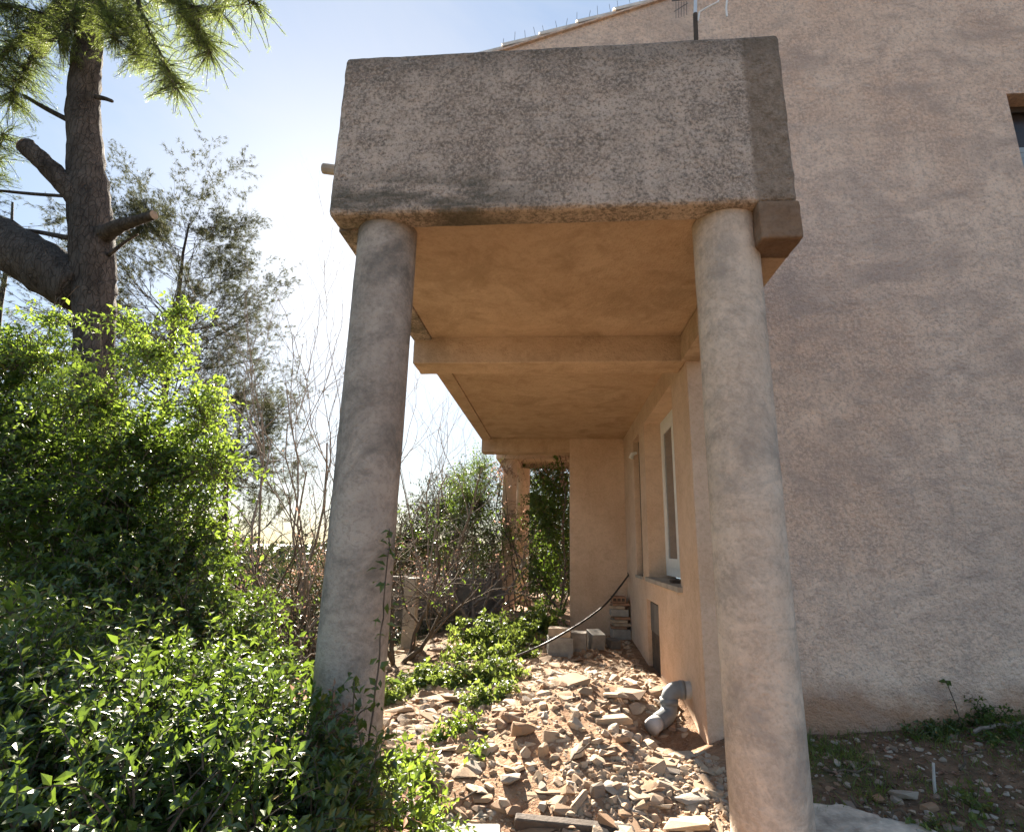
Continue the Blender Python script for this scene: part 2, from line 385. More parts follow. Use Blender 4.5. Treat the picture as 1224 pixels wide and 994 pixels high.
M['cut_wood'] = simple('sawn_wood', (0.25, 0.20, 0.15), 0.9, var=0.3)
M['twig'] = bark('twig_bark', (0.07, 0.055, 0.042), (0.17, 0.135, 0.105), 18, False)
M['fig_bark'] = bark('pale_bare_bark', (0.15, 0.125, 0.105), (0.30, 0.26, 0.225), 10, False)
M['stem'] = simple('green_stem', (0.07, 0.085, 0.03), 0.7)

# ------------------------------------------------------------------ the lie of the land
def fnoise(x, y, seed=0):
    r = np.random.default_rng(seed); o = 0
    for k, a in ((0.9, .5), (1.9, .28), (4.1, .16), (8.7, .1)):
        for _ in range(3):
            t = r.uniform(0, 2*np.pi); ph = r.uniform(0, 6.28)
            o = o + a*np.sin(k*2.1*(x*np.cos(t)+y*np.sin(t))+ph)/1.7
    return o

def sstep(a, b, x):
    t = np.clip((x-a)/(b-a), 0, 1); return t*t*(3-2*t)

def hz(x, y):
    x = np.asarray(x, float); y = np.asarray(y, float)
    h = -1.24+0*x
    h = h-0.22*sstep(3.9, 2.4, y)                                            # steps down towards the camera
    h = h+0.15*np.exp(-(((x-0.15)/0.75)**2+((y-4.7)/1.0)**2))                 # heap of rubble
    h = h+0.22*np.exp(-(((x+0.35)/0.8)**2+((y-9.2)/0.9)**2))                 # bank under the weeds
    h = h+0.14*sstep(1.1, 3.4, x)*sstep(3.0, 4.2, y)+0.13*sstep(2.0, 3.4, x)
    h = h-0.33*np.exp(-(((x-0.74)/0.32)**2+((y-4.48)/0.42)**2))             # hole under the drain pipe
    d = np.maximum(-1.15-x, 0)
    h = h-0.17*np.minimum(d, 4)-0.05*np.clip(d-4, 0, 60)                     # falls away to the left
    far = np.maximum(y-16, 0)
    h = h-0.10*np.minimum(far, 700)-0.0*far
    r = np.hypot(x, y)
    h = h-0.045*np.clip(r-60, 0, 1500)*(x < 0)
    amp = np.where(r < 14, 0.05, np.minimum(0.05+(r-14)*0.02, 6))
    h = h+amp*fnoise(x*np.where(r < 40, 1, 1), y, 3)*np.where(r < 40, 1, 0.0)
    h = h+0.008*np.clip(r-40, 0, 1500)*fnoise(x*0.012, y*0.012, 5)*(r > 40)
    return h+EYE

N = 420
k_ = 7.2
t = np.linspace(-1, 1, N)
gx = 4.0*np.sinh(k_*t); gy = 4.0*np.sinh(k_*t)+4.5
GX, GY = np.meshgrid(gx, gy)
V = np.stack([GX, GY, hz(GX, GY)], -1).reshape(-1, 3)
i = np.arange(N-1)[:, None]*N; j = np.arange(N-1)[None]
Q = np.stack([i+j, i+j+1, i+N+j+1, i+N+j], -1).reshape(-1, 4)
gmb = MB().add(V, Q)
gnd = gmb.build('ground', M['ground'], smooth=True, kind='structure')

# the sea far below, out to the horizon
def sea_mat():
    m, nt, p, out = new_mat('sea_water')
    p.inputs['Base Color'].default_value = (0.05, 0.09, 0.12, 1); p.inputs['Roughness'].default_value = 0.25
    bump(nt, p, nz(nt, 0.02, 4), 0.3, 4.0)
    return m
smb = MB(); R_ = 40000
th = np.linspace(0, 2*np.pi, 64, endpoint=False)
smb.add(np.concatenate([[[0, 0, -62]], np.stack([R_*np.cos(th), R_*np.sin(th), np.full(64, -62.0)], -1)]), [(0, 1+q, 1+(q+1) % 64) for q in range(64)])
smb.build('sea', sea_mat(), kind='structure')
#@@HOUSE
# ------------------------------------------------------------------ the house
XL, XR, XJ = -1.248, 1.2105, 1.0116
YB, YG, YF = 2.501, 4.325, 8.698
ZT, ZB, ZK, ZC = 2.787+EYE, 1.738+EYE, 1.527+EYE, 1.758+EYE
XW, XF = 1.057, 0.198
ZX, ZFB = 1.524+EYE, 1.534+EYE
ZG0 = -0.3                                   # walls start below the soil
house = thing('house', 'weathered ochre and grey plaster house with a columned porch', 'house', (0, 0, 0))
UT = 0.02

def wall_with_holes(axis, u0, u1, z0, z1, p0, p1, holes):
    """solid wall slab: u along the wall, between planes p0 and p1; holes = (ua, ub, za, zb)"""
    us = sorted({u0, u1, *[h[0] for h in holes], *[h[1] for h in holes]})
    zs = sorted({z0, z1, *[h[2] for h in holes], *[h[3] for h in holes]})
    mb = MB(); idx = {}
    vs = []
    def vid(i, j, k):
        if (i, j, k) not in idx:
            idx[(i, j, k)] = len(vs); pl = (p0, p1)[k]
            vs.append((us[i], pl, zs[j]) if axis == 'x' else (pl, us[i], zs[j]))
        return idx[(i, j, k)]
    solid = lambda i, j: 0 <= i < len(us)-1 and 0 <= j < len(zs)-1 and not any(h[0] <= us[i] and us[i+1] <= h[1] and h[2] <= zs[j] and zs[j+1] <= h[3] for h in holes)
    fs = []
    for i in range(len(us)-1):
        for j in range(len(zs)-1):
            if not solid(i, j): continue
            fs.append((vid(i, j, 0), vid(i+1, j, 0), vid(i+1, j+1, 0), vid(i, j+1, 0)))
            fs.append((vid(i, j, 1), vid(i, j+1, 1), vid(i+1, j+1, 1), vid(i+1, j, 1)))
            if not solid(i-1, j): fs.append((vid(i, j, 0), vid(i, j+1, 0), vid(i, j+1, 1), vid(i, j, 1)))
            if not solid(i+1, j): fs.append((vid(i+1, j, 0), vid(i+1, j, 1), vid(i+1, j+1, 1), vid(i+1, j+1, 0)))
            if not solid(i, j-1): fs.append((vid(i, j, 0), vid(i, j, 1), vid(i+1, j, 1), vid(i+1, j, 0)))
            if not solid(i, j+1): fs.append((vid(i, j+1, 0), vid(i+1, j+1, 0), vid(i+1, j+1, 1), vid(i, j+1, 1)))
    mb.add(vs, fs)
    return mb

# verge line of the roof over the gable
VZ = lambda x: 4.70+EYE+(x+0.851)*0.326
XE, XRIDGE, XEND = -1.30, 5.2, 11.0
UWX0, UWZ0, UWZ1 = 3.965, 2.62+EYE, 4.017+EYE
# gable wall: lower part right of the porch, upper part over the porch as well
ZE = VZ(XL)-0.022
g = wall_with_holes('x', XL, XEND, ZG0, ZE, YG, YG+0.28, [(UWX0, UWX0+1.1, UWZ0, UWZ1), (XL, XW, ZG0, ZC+0.30)])
ZR = VZ(XRIDGE)-0.022
g.add([(XL, YG, ZE), (XEND, YG, ZE), (XRIDGE, YG, ZR), (XL, YG+0.28, ZE), (XEND, YG+0.28, ZE), (XRIDGE, YG+0.28, ZR)], [(0, 1, 2), (3, 5, 4)])
gw = g.build('gable_wall', M['gable'], house)

# side wall under the porch, with its window, narrow opening and cellar hatch
WN0, WN1, WNZ0, WNZ1 = 4.955, 6.60, -0.285+EYE, 1.53+EYE
W20, W21, W2Z0, W2Z1 = 7.05, 7.60, -0.30+EYE, 1.50+EYE
HT0, HT1, HTZ0, HTZ1 = 6.10, 6.86, -1.30+EYE, -0.54+EYE
sw = wall_with_holes('y', YG+0.28, YF, ZG0, ZC, XW, XW+0.30, [(WN0, WN1, WNZ0, WNZ1), (W20, W21, W2Z0, W2Z1), (HT0, HT1, HTZ0, HTZ1)])
sw.build('side_wall', M['ochre'], house)
corner = MB(); corner.box((XW-0.0015, YG-0.004, ZG0), (XW+0.26, YG+0.277, ZX-0.003))
corner.build('corner_return', M['ochre'], house)
# return wall at the far end
MB().box((XF, YF, ZG0), (XW+0.30, YF+0.28, ZC)).build('return_wall', M['ochre'], house)
# rooms behind the openings, so that they look into the dark
MB().box((XW+0.9, YG+0.35, ZG0), (XW+1.0, YF, ZC)).build('inner_wall', M['ochre'], house)
# upper storey
MB().box((XL, YG+0.283, ZC+0.302), (XL+0.25, YF+3, ZE)).build('upper_wall', M['gable'], house)
MB().box((XL, YF+3, ZC+0.302), (XEND, YF+3.25, ZE)).build('rear_wall', M['gable'], house)
MB().box((XEND-0.28, YG+0.283, ZG0), (XEND, YF+3, ZE)).build('end_wall', M['gable'], house)
MB().box((XW+0.303, YG+0.283, ZC+0.002), (XEND-0.283, YF+3, ZC+0.30)).build('floor_slab', M['concrete'], house)

# porch: deep front beam, side beam with corbel, cross beam, far beam, ceilings
fb = MB(); nx, nzv = 26, 12
fbm = MB().box((XL, YB, ZB), (XR, YB+0.16, ZT))
def weathered(o, w, amp, size, lv=5):
    bevel(o, w, 3)
    m = o.modifiers.new('cut', 'SUBSURF'); m.subdivision_type = 'SIMPLE'; m.levels = lv; m.render_levels = lv
    tx = bpy.data.textures.new('unevenness', 'CLOUDS'); tx.noise_scale = size; tx.noise_depth = 3
    d = o.modifiers.new('uneven', 'DISPLACE'); d.texture = tx; d.strength = amp; d.mid_level = 0.5; d.texture_coords = 'LOCAL'
    return o
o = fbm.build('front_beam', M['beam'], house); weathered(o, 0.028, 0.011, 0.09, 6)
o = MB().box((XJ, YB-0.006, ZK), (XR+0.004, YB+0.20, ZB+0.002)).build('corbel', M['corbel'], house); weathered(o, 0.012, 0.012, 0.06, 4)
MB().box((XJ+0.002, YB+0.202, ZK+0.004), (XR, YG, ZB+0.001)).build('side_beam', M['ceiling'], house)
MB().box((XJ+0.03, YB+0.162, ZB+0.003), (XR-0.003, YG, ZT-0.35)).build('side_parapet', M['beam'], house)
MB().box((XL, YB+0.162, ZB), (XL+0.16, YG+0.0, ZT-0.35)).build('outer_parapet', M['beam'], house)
MB().box((XL+0.162, YB+0.162, ZC), (XJ+0.028, YG-0.002, ZC+0.25)).build('porch_ceiling', M['ceiling'], house)
o = MB().box((XL+0.002, YG-0.0, ZX), (XW-0.003, YG+0.30, ZC+0.298)).build('cross_beam', M['ceiling'], house); weathered(o, 0.014, 0.012, 0.1, 5)
MB().box((XL+0.0, YG+0.302, ZB), (XL+0.16, YF+0.28, ZC+0.30)).build('edge_beam', M['ceiling'], house)
MB().box((XL+0.162, YG+0.303, ZC+0.001), (XW+0.302, YF+0.28, ZC+0.299)).build('porch_ceiling', M['ceiling'], house)
o = MB().box((XL+0.003, YF+0.003, ZFB), (XF-0.002, YF+0.277, ZC-0.001)).build('far_beam', M['ceiling'], house)

# columns
def column(x, y, r, z0, z1, name='column', parent=None, label=None, mat='column', seed=0):
    rr = np.random.default_rng(seed); nh, ns = 34, 40
    zz = np.linspace(z0, z1, nh); th = np.linspace(0, 2*np.pi, ns, endpoint=False)
    Rr = r*(1+0.006*np.sin(3*th[None]+zz[:, None]*2.2+seed)+0.005*rr.normal(size=(nh, ns)))
    V = np.stack([x+Rr*np.cos(th), y+Rr*np.sin(th), np.repeat(zz[:, None], ns, 1)], -1).reshape(-1, 3)
    i = np.arange(nh-1)[:, None]*ns; j = np.arange(ns)[None]; k = (j+1) % ns
    Q = np.stack([i+j, i+k, i+ns+k, i+ns+j], -1).reshape(-1, 4)
    o = MB().add(V, Q).build(name, M[mat], parent, smooth=True)
    if label: o['label'] = label
    return o
CR = 0.1655; CY = 2.7166
column(-0.9772, CY, CR, -0.6, ZC+0.01, parent=house, label='shaded grey porch column beside the bushes', mat='column_shaded', seed=1)
column(0.9051, CY, CR, -0.6, ZB+0.012, parent=house, label='pale cement porch column in front of the gable wall', seed=2)

# drain spout on the outer face of the beam
sp = MB(); a_ = np.array([XL+0.02, 2.62, 2.10+EYE]); b_ = np.array([XL-0.115, 2.62, 2.125+EYE])
sp.tube([a_, b_], 0.03, 10); sp.build('drain_spout', M['concrete'], house)

# window in the side wall
def empty_part(name, parent):
    o = bpy.data.objects.new(name, None); COL.objects.link(o); o.parent = parent; o.empty_display_size = 0.1; return o
win = MB(); fx0, fx1 = XW+0.195, XW+0.255
win.box((fx0, WN1-0.15, WNZ0+0.03), (fx1, WN1, WNZ1))            # far stile
win.box((fx0, WN0, WNZ0+0.03), (fx1, WN0+0.085, WNZ1))
win.box((fx0, WN0+0.086, WNZ1-0.09), (fx1, WN1-0.151, WNZ1))
win.box((fx0, WN0+0.086, WNZ0+0.03), (fx1, WN1-0.151, WNZ0+0.12))
window = win.build('window', M['white_paint'], house)
def sash(y0, y1, dx):
    s = MB(); z0, z1 = WNZ0+0.123, WNZ1-0.093; w = 0.095
    s.box((fx0+dx, y0, z0), (fx0+dx+0.035, y0+w, z1)); s.box((fx0+dx, y1-w, z0), (fx0+dx+0.035, y1, z1))
    s.box((fx0+dx, y0+w+.001, z1-w), (fx0+dx+0.035, y1-w-.001, z1)); s.box((fx0+dx, y0+w+.001, z0), (fx0+dx+0.035, y1-w-.001, z0+w))
    s.build('sash', M['white_paint'], window)
    MB().box((fx0+dx+0.012, y0+w, z0+w), (fx0+dx+0.02, y1-w, z1-w)).build('pane', M['glass'], window)
ym = (WN0+WN1)/2
sash(ym+0.01, WN1-0.155, -0.02); sash(WN0+0.09, ym-0.01, -0.02)
sm = MB()
sm.box((XW-0.045, WN0-0.06, WNZ0-0.045), (XW+0.30, WN1+0.05, WNZ0+0.003))
o = sm.build('window_sill', M['concrete'], window); bevel(o, 0.008)
MB().box((XW+0.02, WN0+0.45, WNZ0+0.004), (XW+0.10, WN0+0.60, WNZ0+0.028)).build('sill_shard', M['dark_wood'], window)
# narrow opening: brown boarded leaf
nw = MB().box((XW+0.085, W20, W2Z0), (XW+0.14, W21, W2Z1)).build('narrow_window', M['shutter_brown'], house)
for q in range(4):
    MB().box((XW+0.072, W20+0.01+q*0.134, W2Z0+0.02), (XW+0.084, W20+0.01+q*0.134+0.122, W2Z1-0.02)).build('board', M['dark_wood'], nw)
MB().box((XW-0.02, W20-0.03, W2Z0-0.03), (XW+0.25, W21+0.03, W2Z0+0.002)).build('window_sill', M['concrete'], nw)
MB().tube([(XW+0.03, W21-0.12, W2Z1-0.18), (XW-0.03, W21-0.12, W2Z1-0.20), (XW-0.05, W21-0.12, W2Z1-0.26)], [0.02, 0.03, 0.035], 8).build('lamp_socket', M['white_paint'], nw)
# cellar hatch
ht = MB().box((XW+0.045, HT0, HTZ0), (XW+0.10, HT1, HTZ1)).build('cellar_hatch', M['dark_wood'], house)
MB().box((XW+0.036, HT0+0.03, HTZ0+0.42), (XW+0.044, HT1-0.03, HTZ1-0.03)).build('hatch_panel', M['dark_concrete'], ht)

# upper right window with its half lowered shutter
uw = MB(); ux1 = UWX0+1.1
uw.box((UWX0, YG+0.16, UWZ0), (UWX0+0.06, YG+0.22, UWZ1)); uw.box((ux1-0.06, YG+0.16, UWZ0), (ux1, YG+0.22, UWZ1))
uw.box((UWX0+.061, YG+0.16, UWZ1-0.06), (ux1-.061, YG+0.22, UWZ1)); uw.box((UWX0+.061, YG+0.16, UWZ0), (ux1-.061, YG+0.22, UWZ0+0.06))
uwin = uw.build('upper_window', M['shutter_brown'], house)
MB().box((UWX0+0.06, YG+0.185, UWZ0+0.06), (ux1-0.06, YG+0.195, UWZ1-0.06)).build('pane', M['glass_dark'], uwin)
for q in range(16):
    z = UWZ0+0.02+q*0.055
    MB().box((UWX0+0.003, YG+0.075, z), (ux1-0.003, YG+0.09, z+0.051)).build('shutter_slat', M['shutter_blue'], uwin)

# roof: two slopes with a verge of curved tiles
rf = MB(); sl_len = XRIDGE-XE
c18 = math.cos(math.atan(0.326)); s18 = math.sin(math.atan(0.326))
def slope_pt(u, y, lift): return (XE+u*c18-s18*lift, y, VZ(XE)+u*s18+c18*lift)
L_ = (XRIDGE-XE)/c18
vv = [slope_pt(u, y, l) for u in (0, L_) for y in (YG-0.025, YF+3.3) for l in (-0.02, 0.0)]
rf.add(vv, [(0, 1, 3, 2), (4, 6, 7, 5), (0, 4, 5, 1), (2, 3, 7, 6), (1, 5, 7, 3), (0, 2, 6, 4)])
vb = [(2*XRIDGE-x+0.004, y, z) for x, y, z in vv]
rf.add(vb, [(0, 2, 3, 1), (4, 5, 7, 6), (0, 1, 5, 4), (2, 6, 7, 3), (1, 3, 7, 5), (0, 4, 6, 2)])
roof = rf.build('roof', M['gable'], house)
def half_tile(length, r0, r1, thick=0.014):
    mb = MB(); n_ = 9; th = np.linspace(0, np.pi, n_)
    P = []
    for u, r in ((0, r0), (length, r1)):
        for rr_ in (r, r-thick):
            P += [(u, rr_*math.cos(t_), rr_*math.sin(t_)) for t_ in th]
    P = np.array(P); f = []
    for q in range(n_-1):
        a, b, c, d = q, n_+q, 2*n_+q, 3*n_+q
        f += [(a, a+1, c+1, c), (b, d, d+1, b+1), (a, b, b+1, a+1), (c, c+1, d+1, d)]
    return mb.add(P, f).mesh('roof_tile')
tm = half_tile(0.44, 0.105, 0.085); tm.materials.append(M['tile'])
ang = math.atan(0.326)
for row, yy in enumerate([YG+0.075, YG+0.305, YG+0.535, YG+0.765]):
    for q in range(17):
        u = 0.02+q*0.39
        p = slope_pt(u, yy, 0.006+0.004*((q*7+row) % 3))
        t_ = bpy.data.objects.new('roof_tile', tm); COL.objects.link(t_); t_.parent = roof
        t_.location = p; t_.rotation_euler = (0, -ang+0.03, random.uniform(-.015, .015))
# anti-bird spikes along the verge
for q in range(16):
    x = -0.55+q*0.105+random.uniform(-.02, .02)
    b = np.array([x, YG+0.02, VZ(x)+0.07])
    MB().tube([b, b+np.array([random.uniform(-.02, .02), -0.02, 0.07+random.uniform(0, .04)])], 0.0022, 4).build('spike', M['metal'], roof)

# the aerial on the porch parapet
ae = thing('aerial_mast', 'television aerial on a short brown pole above the porch beam', 'aerial', (1.0, 3.4, ZC+0.25))
zb_ = ZC+0.25
def loc_(p): return (p[0]-1.0, p[1]-3.4, p[2]-zb_)
p1 = at(828, 42, 3.4); p0 = np.array([p1[0]-0.03, 3.4, zb_]); p2 = at(831, 17, 3.4); p3 = at(833, -70, 3.4)
MB().tube([loc_(p0), loc_(p2)], 0.017, 10).build('pole', M['dark_wood'], ae)
MB().tube([loc_(p2), loc_(p3)], 0.013, 10).build('mast', M['pale_metal'], ae)
c = [at(x, y, 3.4) for x, y in ((834, 26), (836, 15), (846, 9), (858, 3), (862, -8), (866, -22))]
MB().tube([loc_(q) for q in c], 0.008, 6).build('cable', M['white_paint'], ae)
c = [at(x, y, 3.4) for x, y in ((869, 20), (868, 10), (870, -10), (868, -25))]
MB().tube([loc_(q) for q in c], 0.007, 6).build('cable', M['white_paint'], ae)
for q in range(5):
    MB().tube([loc_(at(808+q*3.2, 2, 3.5)), loc_(at(808+q*3.2, 22-q, 3.5))], 0.0025, 4).build('rod', M['metal'], ae)
MB().tube([loc_(at(806, 14, 3.5)), loc_(at(822, 4, 3.5))], 0.003, 4).build('rod', M['metal'], ae)
gr = MB()
gr.tube([loc_(at(803, 1, 3.5)), loc_(at(833, -2, 3.5))], 0.006, 5)
gr.build('boom', M['metal'], ae)
# ------------------------------------------------------------------ ground contact, stones, debris
def on_ground(x, y):
    """where the sight line through photo pixel (x, y) meets the ground"""
    Ys = np.arange(1.6, 30, 0.02)
    v = fw + rt*(x-612)/F_PX + up*(497-y)/F_PX
    P = v[None]*(Ys/v[1])[:, None]+np.array([0, 0, EYE])
    k = np.argmax(P[:, 2] <= hz(P[:, 0], P[:, 1])); p = P[k]
    return np.array([p[0], p[1], float(hz(p[0], p[1]))])

import bmesh
def stone_mesh(seed, flat=0.7, blocky=True):
    r = np.random.default_rng(seed); bm = bmesh.new()
    ext = np.array([0.5, 0.5*r.uniform(0.6, 0.95), 0.5*flat])
    if blocky:                                   # broken block: jittered box corners, each knocked off
        P = []
        for sx_ in (-1, 1):
            for sy_ in (-1, 1):
                for sz_ in (-1, 1):
                    c_ = np.array([sx_, sy_, sz_])*r.uniform(0.62, 1.0, 3)
                    for ax_ in range(3):
                        q_ = c_.copy(); q_[ax_] *= r.uniform(0.45, 0.9); P.append(q_)
        P = np.array(P)*ext
    else:
        P = unit(r.normal(size=(18, 3)))*r.uniform(0.8, 1.0, (18, 1))*ext
    for _ in range(3):
        n_ = unit(r.normal(size=3)*np.array([1, 1, 1.4])); d = 0.30*r.uniform(0.7, 1.1); k = P@n_-d
        P = P-np.clip(k, 0, None)[:, None]*n_
    for q in P: bm.verts.new(q)
    bmesh.ops.convex_hull(bm, input=bm.verts)
    bmesh.ops.delete(bm, geom=[v for v in bm.verts if not v.link_faces], context='VERTS')
    bmesh.ops.recalc_face_normals(bm, faces=bm.faces)
    me = bpy.data.meshes.new('stone'); bm.to_mesh(me); bm.free()
    a = me.attributes.new('tint', 'FLOAT', 'POINT'); a.data.foreach_set('value', np.full(len(me.vertices), r.uniform(0, 1), np.float32))
    return me
STONES = [stone_mesh(100+q, 0.36+0.07*(q % 6), q % 3 == 0) for q in range(16)]
for q, me in enumerate(STONES): me.materials.append(M['stone'])
RED = [me.copy() for me in STONES[:8]]
for me in RED: me.materials.clear(); me.materials.append(M['stone_red'])
GREY = [me.copy() for me in STONES[:8]]
for me in GREY: me.materials.clear(); me.materials.append(M['stone_grey'])
def stone_arrays(me):
    V = np.array([v.co[:] for v in me.vertices]); Fc = np.array([list(p.vertices)[:3] for p in me.polygons]); return V, Fc
SA = [stone_arrays(me) for me in STONES]

def rot_mat(rz, rx, ry):
    return np.array(Matrix.Rotation(rz, 3, 'Z') @ Matrix.Rotation(rx, 3, 'X') @ Matrix.Rotation(ry, 3, 'Y'))

SPECIAL = []       # (x, y) discs kept clear of scattered stones
def big_stone(px, py, size, label, me, sc=(1, 1, 1), rz=0.0, tilt=(0, 0), sink=0.25):
    p = on_ground(px, py)
    o = bpy.data.objects.new('stone', me); COL.objects.link(o)
    o.scale = (size*sc[0], size*sc[1], size*sc[2]); o.rotation_euler = (tilt[0], tilt[1], rz)
    o.location = (p[0], p[1], p[2]+size*sc[2]*(0.30-sink*0.5))
    tag(o, label, 'stone', 'single stones of the rubble'); SPECIAL.append((p[0], p[1], size*0.3))
    return o
big_stone(622, 880, 0.245, 'largest dark brown rounded boulder on the left of the rubble', RED[2], (1.0, 0.8, 0.95), 0.3)
big_stone(650, 902, 0.092, 'upright tan stone leaning on the right side of the dark boulder', STONES[3], (0.9, .8, 1.5), 1.0)
big_stone(627, 905, 0.122, 'tan stone just in front of the dark rounded boulder', STONES[5], (1, .9, 1.0), 2.0)
big_stone(735, 866, 0.318, 'long pale flat building block lying across the rubble heap', STONES[9], (1.1, 0.5, 0.42), 0.25, (0.05, -0.08))
big_stone(762, 852, 0.208, 'brown angular stone behind the right end of the long pale block', RED[4], (1, .7, 0.8), 0.8)
big_stone(700, 832, 0.184, 'squarish stone at the top of the rubble heap', STONES[1], (1, .8, .8), 0.2)
big_stone(745, 893, 0.159, 'pale upright broken stone left of the grey pipe mouth', STONES[7], (0.8, .7, 1.3), 0.5)
big_stone(612, 935, 0.184, 'flat tan slab stone below the dark boulder', STONES[8], (1.1, .8, .55), 0.2)
big_stone(690, 905, 0.184, 'broad dusty stone in the middle of the rubble slope', STONES[11], (1.1, .8, .7), 1.2)
big_stone(615, 975, 0.134, 'brown rounded stone resting against the dark timber', RED[1], (1, .8, .9), 0.4)
big_stone(648, 968, 0.116, 'tan rounded stone behind the dark timber', STONES[2], (1, .9, .9), 1.4)
big_stone(715, 950, 0.111, 'grey-tan upright stone among the small chips', GREY[3], (.8, .7, 1.2), 0.4)
big_stone(505, 815, 0.379, 'long flat rock slab between the weed clumps', GREY[5], (1.3, .6, .42), 0.25)
big_stone(548, 838, 0.306, 'dark shaded rock below the middle weed clump', RED[6], (1.2, .6, .5), 0.1)
big_stone(480, 852, 0.306, 'pale rock slab beside the left column', STONES[13], (1.2, .7, .4), 0.6)
big_stone(530, 780, 0.367, 'flat grey rock at the foot of the upper weed bank', GREY[1], (1.5, .6, .4), 0.1)
big_stone(850, 884, 0.104, 'pale broken lump at the foot of the house corner', STONES[10], (.8, .8, 1.4), 0.3)
big_stone(735, 822, 0.337, 'wide earthy boulder half buried behind the rubble heap', RED[0], (1.5, .8, .4), -0.4, sink=1.0)
big_stone(1080, 955, 0.147, 'pale crumpled chunk of rubble behind the concrete slab', GREY[6], (1.1, .7, .8), 0.4)
big_stone(1050, 958, 0.104, 'flat pale chunk left of the crumpled rubble chunk', STONES[6], (1.1, .7, .6), 1.4)
big_stone(1112, 968, 0.104, 'pinkish chunk at the base of the white stake', RED[3], (1.0, .8, .6), 0.4)
big_stone(1092, 975, 0.055, 'small white lump in front of the crumpled chunk', STONES[14], (1, 1, .9), 0.0)
big_stone(1208, 985, 0.080, 'smooth grey stone lying on red soil at the right edge', GREY[7], (1.1, .8, .8), 0.5)
big_stone(1078, 892, 0.037, 'small white pebble on the dark soil near the wall', STONES[4], (1, .9, .8), 0.0)

SPECIAL.append((0.80, 4.42, 0.20))
# scattered rubble
cand = []
rs = np.random.default_rng(21)
def scatter(n, x0, x1, y0, y1, smin, smax, zone, power=2.2):
    for _ in range(n):
        x = rs.uniform(x0, x1); y = y0+(y1-y0)*rs.uniform()**1.3
        if zone == 'porch' and (x > 1.0-0.02 and y > YG-0.1): continue
        if math.hypot(x+0.9772, y-CY) < 0.2 or math.hypot(x-0.9051, y-CY) < 0.2: continue
        s_ = smin+(smax-smin)*rs.uniform()**power
        if any(math.hypot(x-a, y-b) < c+s_*0.3 for a, b, c in SPECIAL): continue
        cand.append((x, y, s_, zone))
scatter(5200, -1.5, 1.0, 2.85, 6.6, 0.016, 0.14, 'porch', 3.4)
scatter(2600, -1.1, 1.03, 5.2, 8.6, 0.022, 0.14, 'porch', 3.0)
scatter(500, -2.6, -0.9, 3.6, 9.5, 0.05, 0.22, 'slope', 2.6)
scatter(1800, 0.05, 1.0, 2.9, 3.9, 0.018, 0.075, 'porch', 1.8)
scatter(2600, 1.1, 3.8, 2.9, 4.25, 0.006, 0.07, 'yard', 4.0)
scatter(45, 1.1, 2.4, 3.0, 3.9, 0.03, 0.11, 'yard', 2.0)
scatter(420, -1.2, 0.9, 3.0, 6.2, 0.08, 0.24, 'porch', 1.8)
scatter(75, -1.2, 0.75, 3.2, 7.0, 0.20, 0.36, 'porch', 1.6)
scatter(350, 0.55, 1.05, 4.2, 5.6, 0.02, 0.07, 'porch', 2.0)
def seen_px(x, y, s_):
    v = np.array([x, y, float(hz(x, y))-EYE]); d = v@fw
    u = 612+F_PX*(v@rt)/d; w = 497-F_PX*(v@up)/d
    vis = 440 < u < 1224 and w < 1000
    # behind the right column or under the big weeds nothing shows
    if 872 < u < 970 or (u < 470): vis = False
    return (s_*F_PX/d) if vis else 0.0
cand.sort(key=lambda c: -seen_px(*c[:3]))
rest = MB(); rest_y = MB(); npart = 0
def stone_label(x, y, s_, zone, red):
    hue = 'brown' if red else 'pale tan'
    if zone == 'slope': return ('%s rock on the slope left of the rubble heap' % ('grey weathered' if not red else 'dark brown'), 'rocks on the slope')
    if zone == 'yard': return ('%s grey chip of rubble on the soil %s' % ('larger' if s_ > 0.06 else 'small', 'between concrete slab and gable wall' if x < 1.9 else 'right of the white stake'), 'chips below the gable wall')
    if y > 6.3: w = 'on the trodden earth between cellar hatch and blocks'
    elif y > 5.0: w = 'behind the rubble heap, level with the window'
    elif x > 0.55: w = 'in the gravel between pipe and right column'
    elif y < 3.7: w = 'at the foot of the rubble heap near the dark timber' if x > -0.35 else 'at the foot of the rubble beside the left column'
    else: w = 'on the sunlit front of the rubble heap' if x > -0.35 else 'on the left flank of the rubble heap'
    z_ = 'large' if s_ > 0.13 else 'fist-sized' if s_ > 0.09 else 'small'
    return ('%s %s stone %s' % (z_, hue, w), 'rubble stones '+w)
for (x, y, s_, zone) in cand:
    q = rs.integers(0, 16); z = float(hz(x, y))
    rz, rx, ry = rs.uniform(0, 6.28), rs.normal()*0.25, rs.normal()*0.25
    lift = s_*rs.uniform(-0.24, 0.08)*(0.3 if s_ > .2 else 1)
    if s_ > .2: rx, ry = rx*.5, ry*.5
    if npart < 270:
        npart += 1
        red = rs.uniform() < 0.42
        pool = RED if red and zone != 'yard' else (STONES if zone == 'porch' else GREY)
        o = bpy.data.objects.new('stone', pool[q % len(pool)]); COL.objects.link(o)
        o.location = (x, y, z+lift); o.rotation_euler = (rx, ry, rz); o.scale = (s_*1.1, s_*rs.uniform(.75, 1), s_*rs.uniform(.55, 1.0)*(0.42 if s_ > .2 else 0.75 if s_ > .13 else 1))
        lb_, gp_ = stone_label(x, y, s_, zone, red); tag(o, lb_, 'stone', gp_)
    else:
        V, Fc = SA[q]
        (rest_y if zone == 'yard' else rest).add((V*s_)@rot_mat(rz, rx, ry).T+np.array([x, y, z+lift]), Fc, rs.uniform())
o = rest.build('rubble', M['stone'], kind='stuff'); tag(o, 'small tan rubble and chips strewn under the porch', 'rubble')
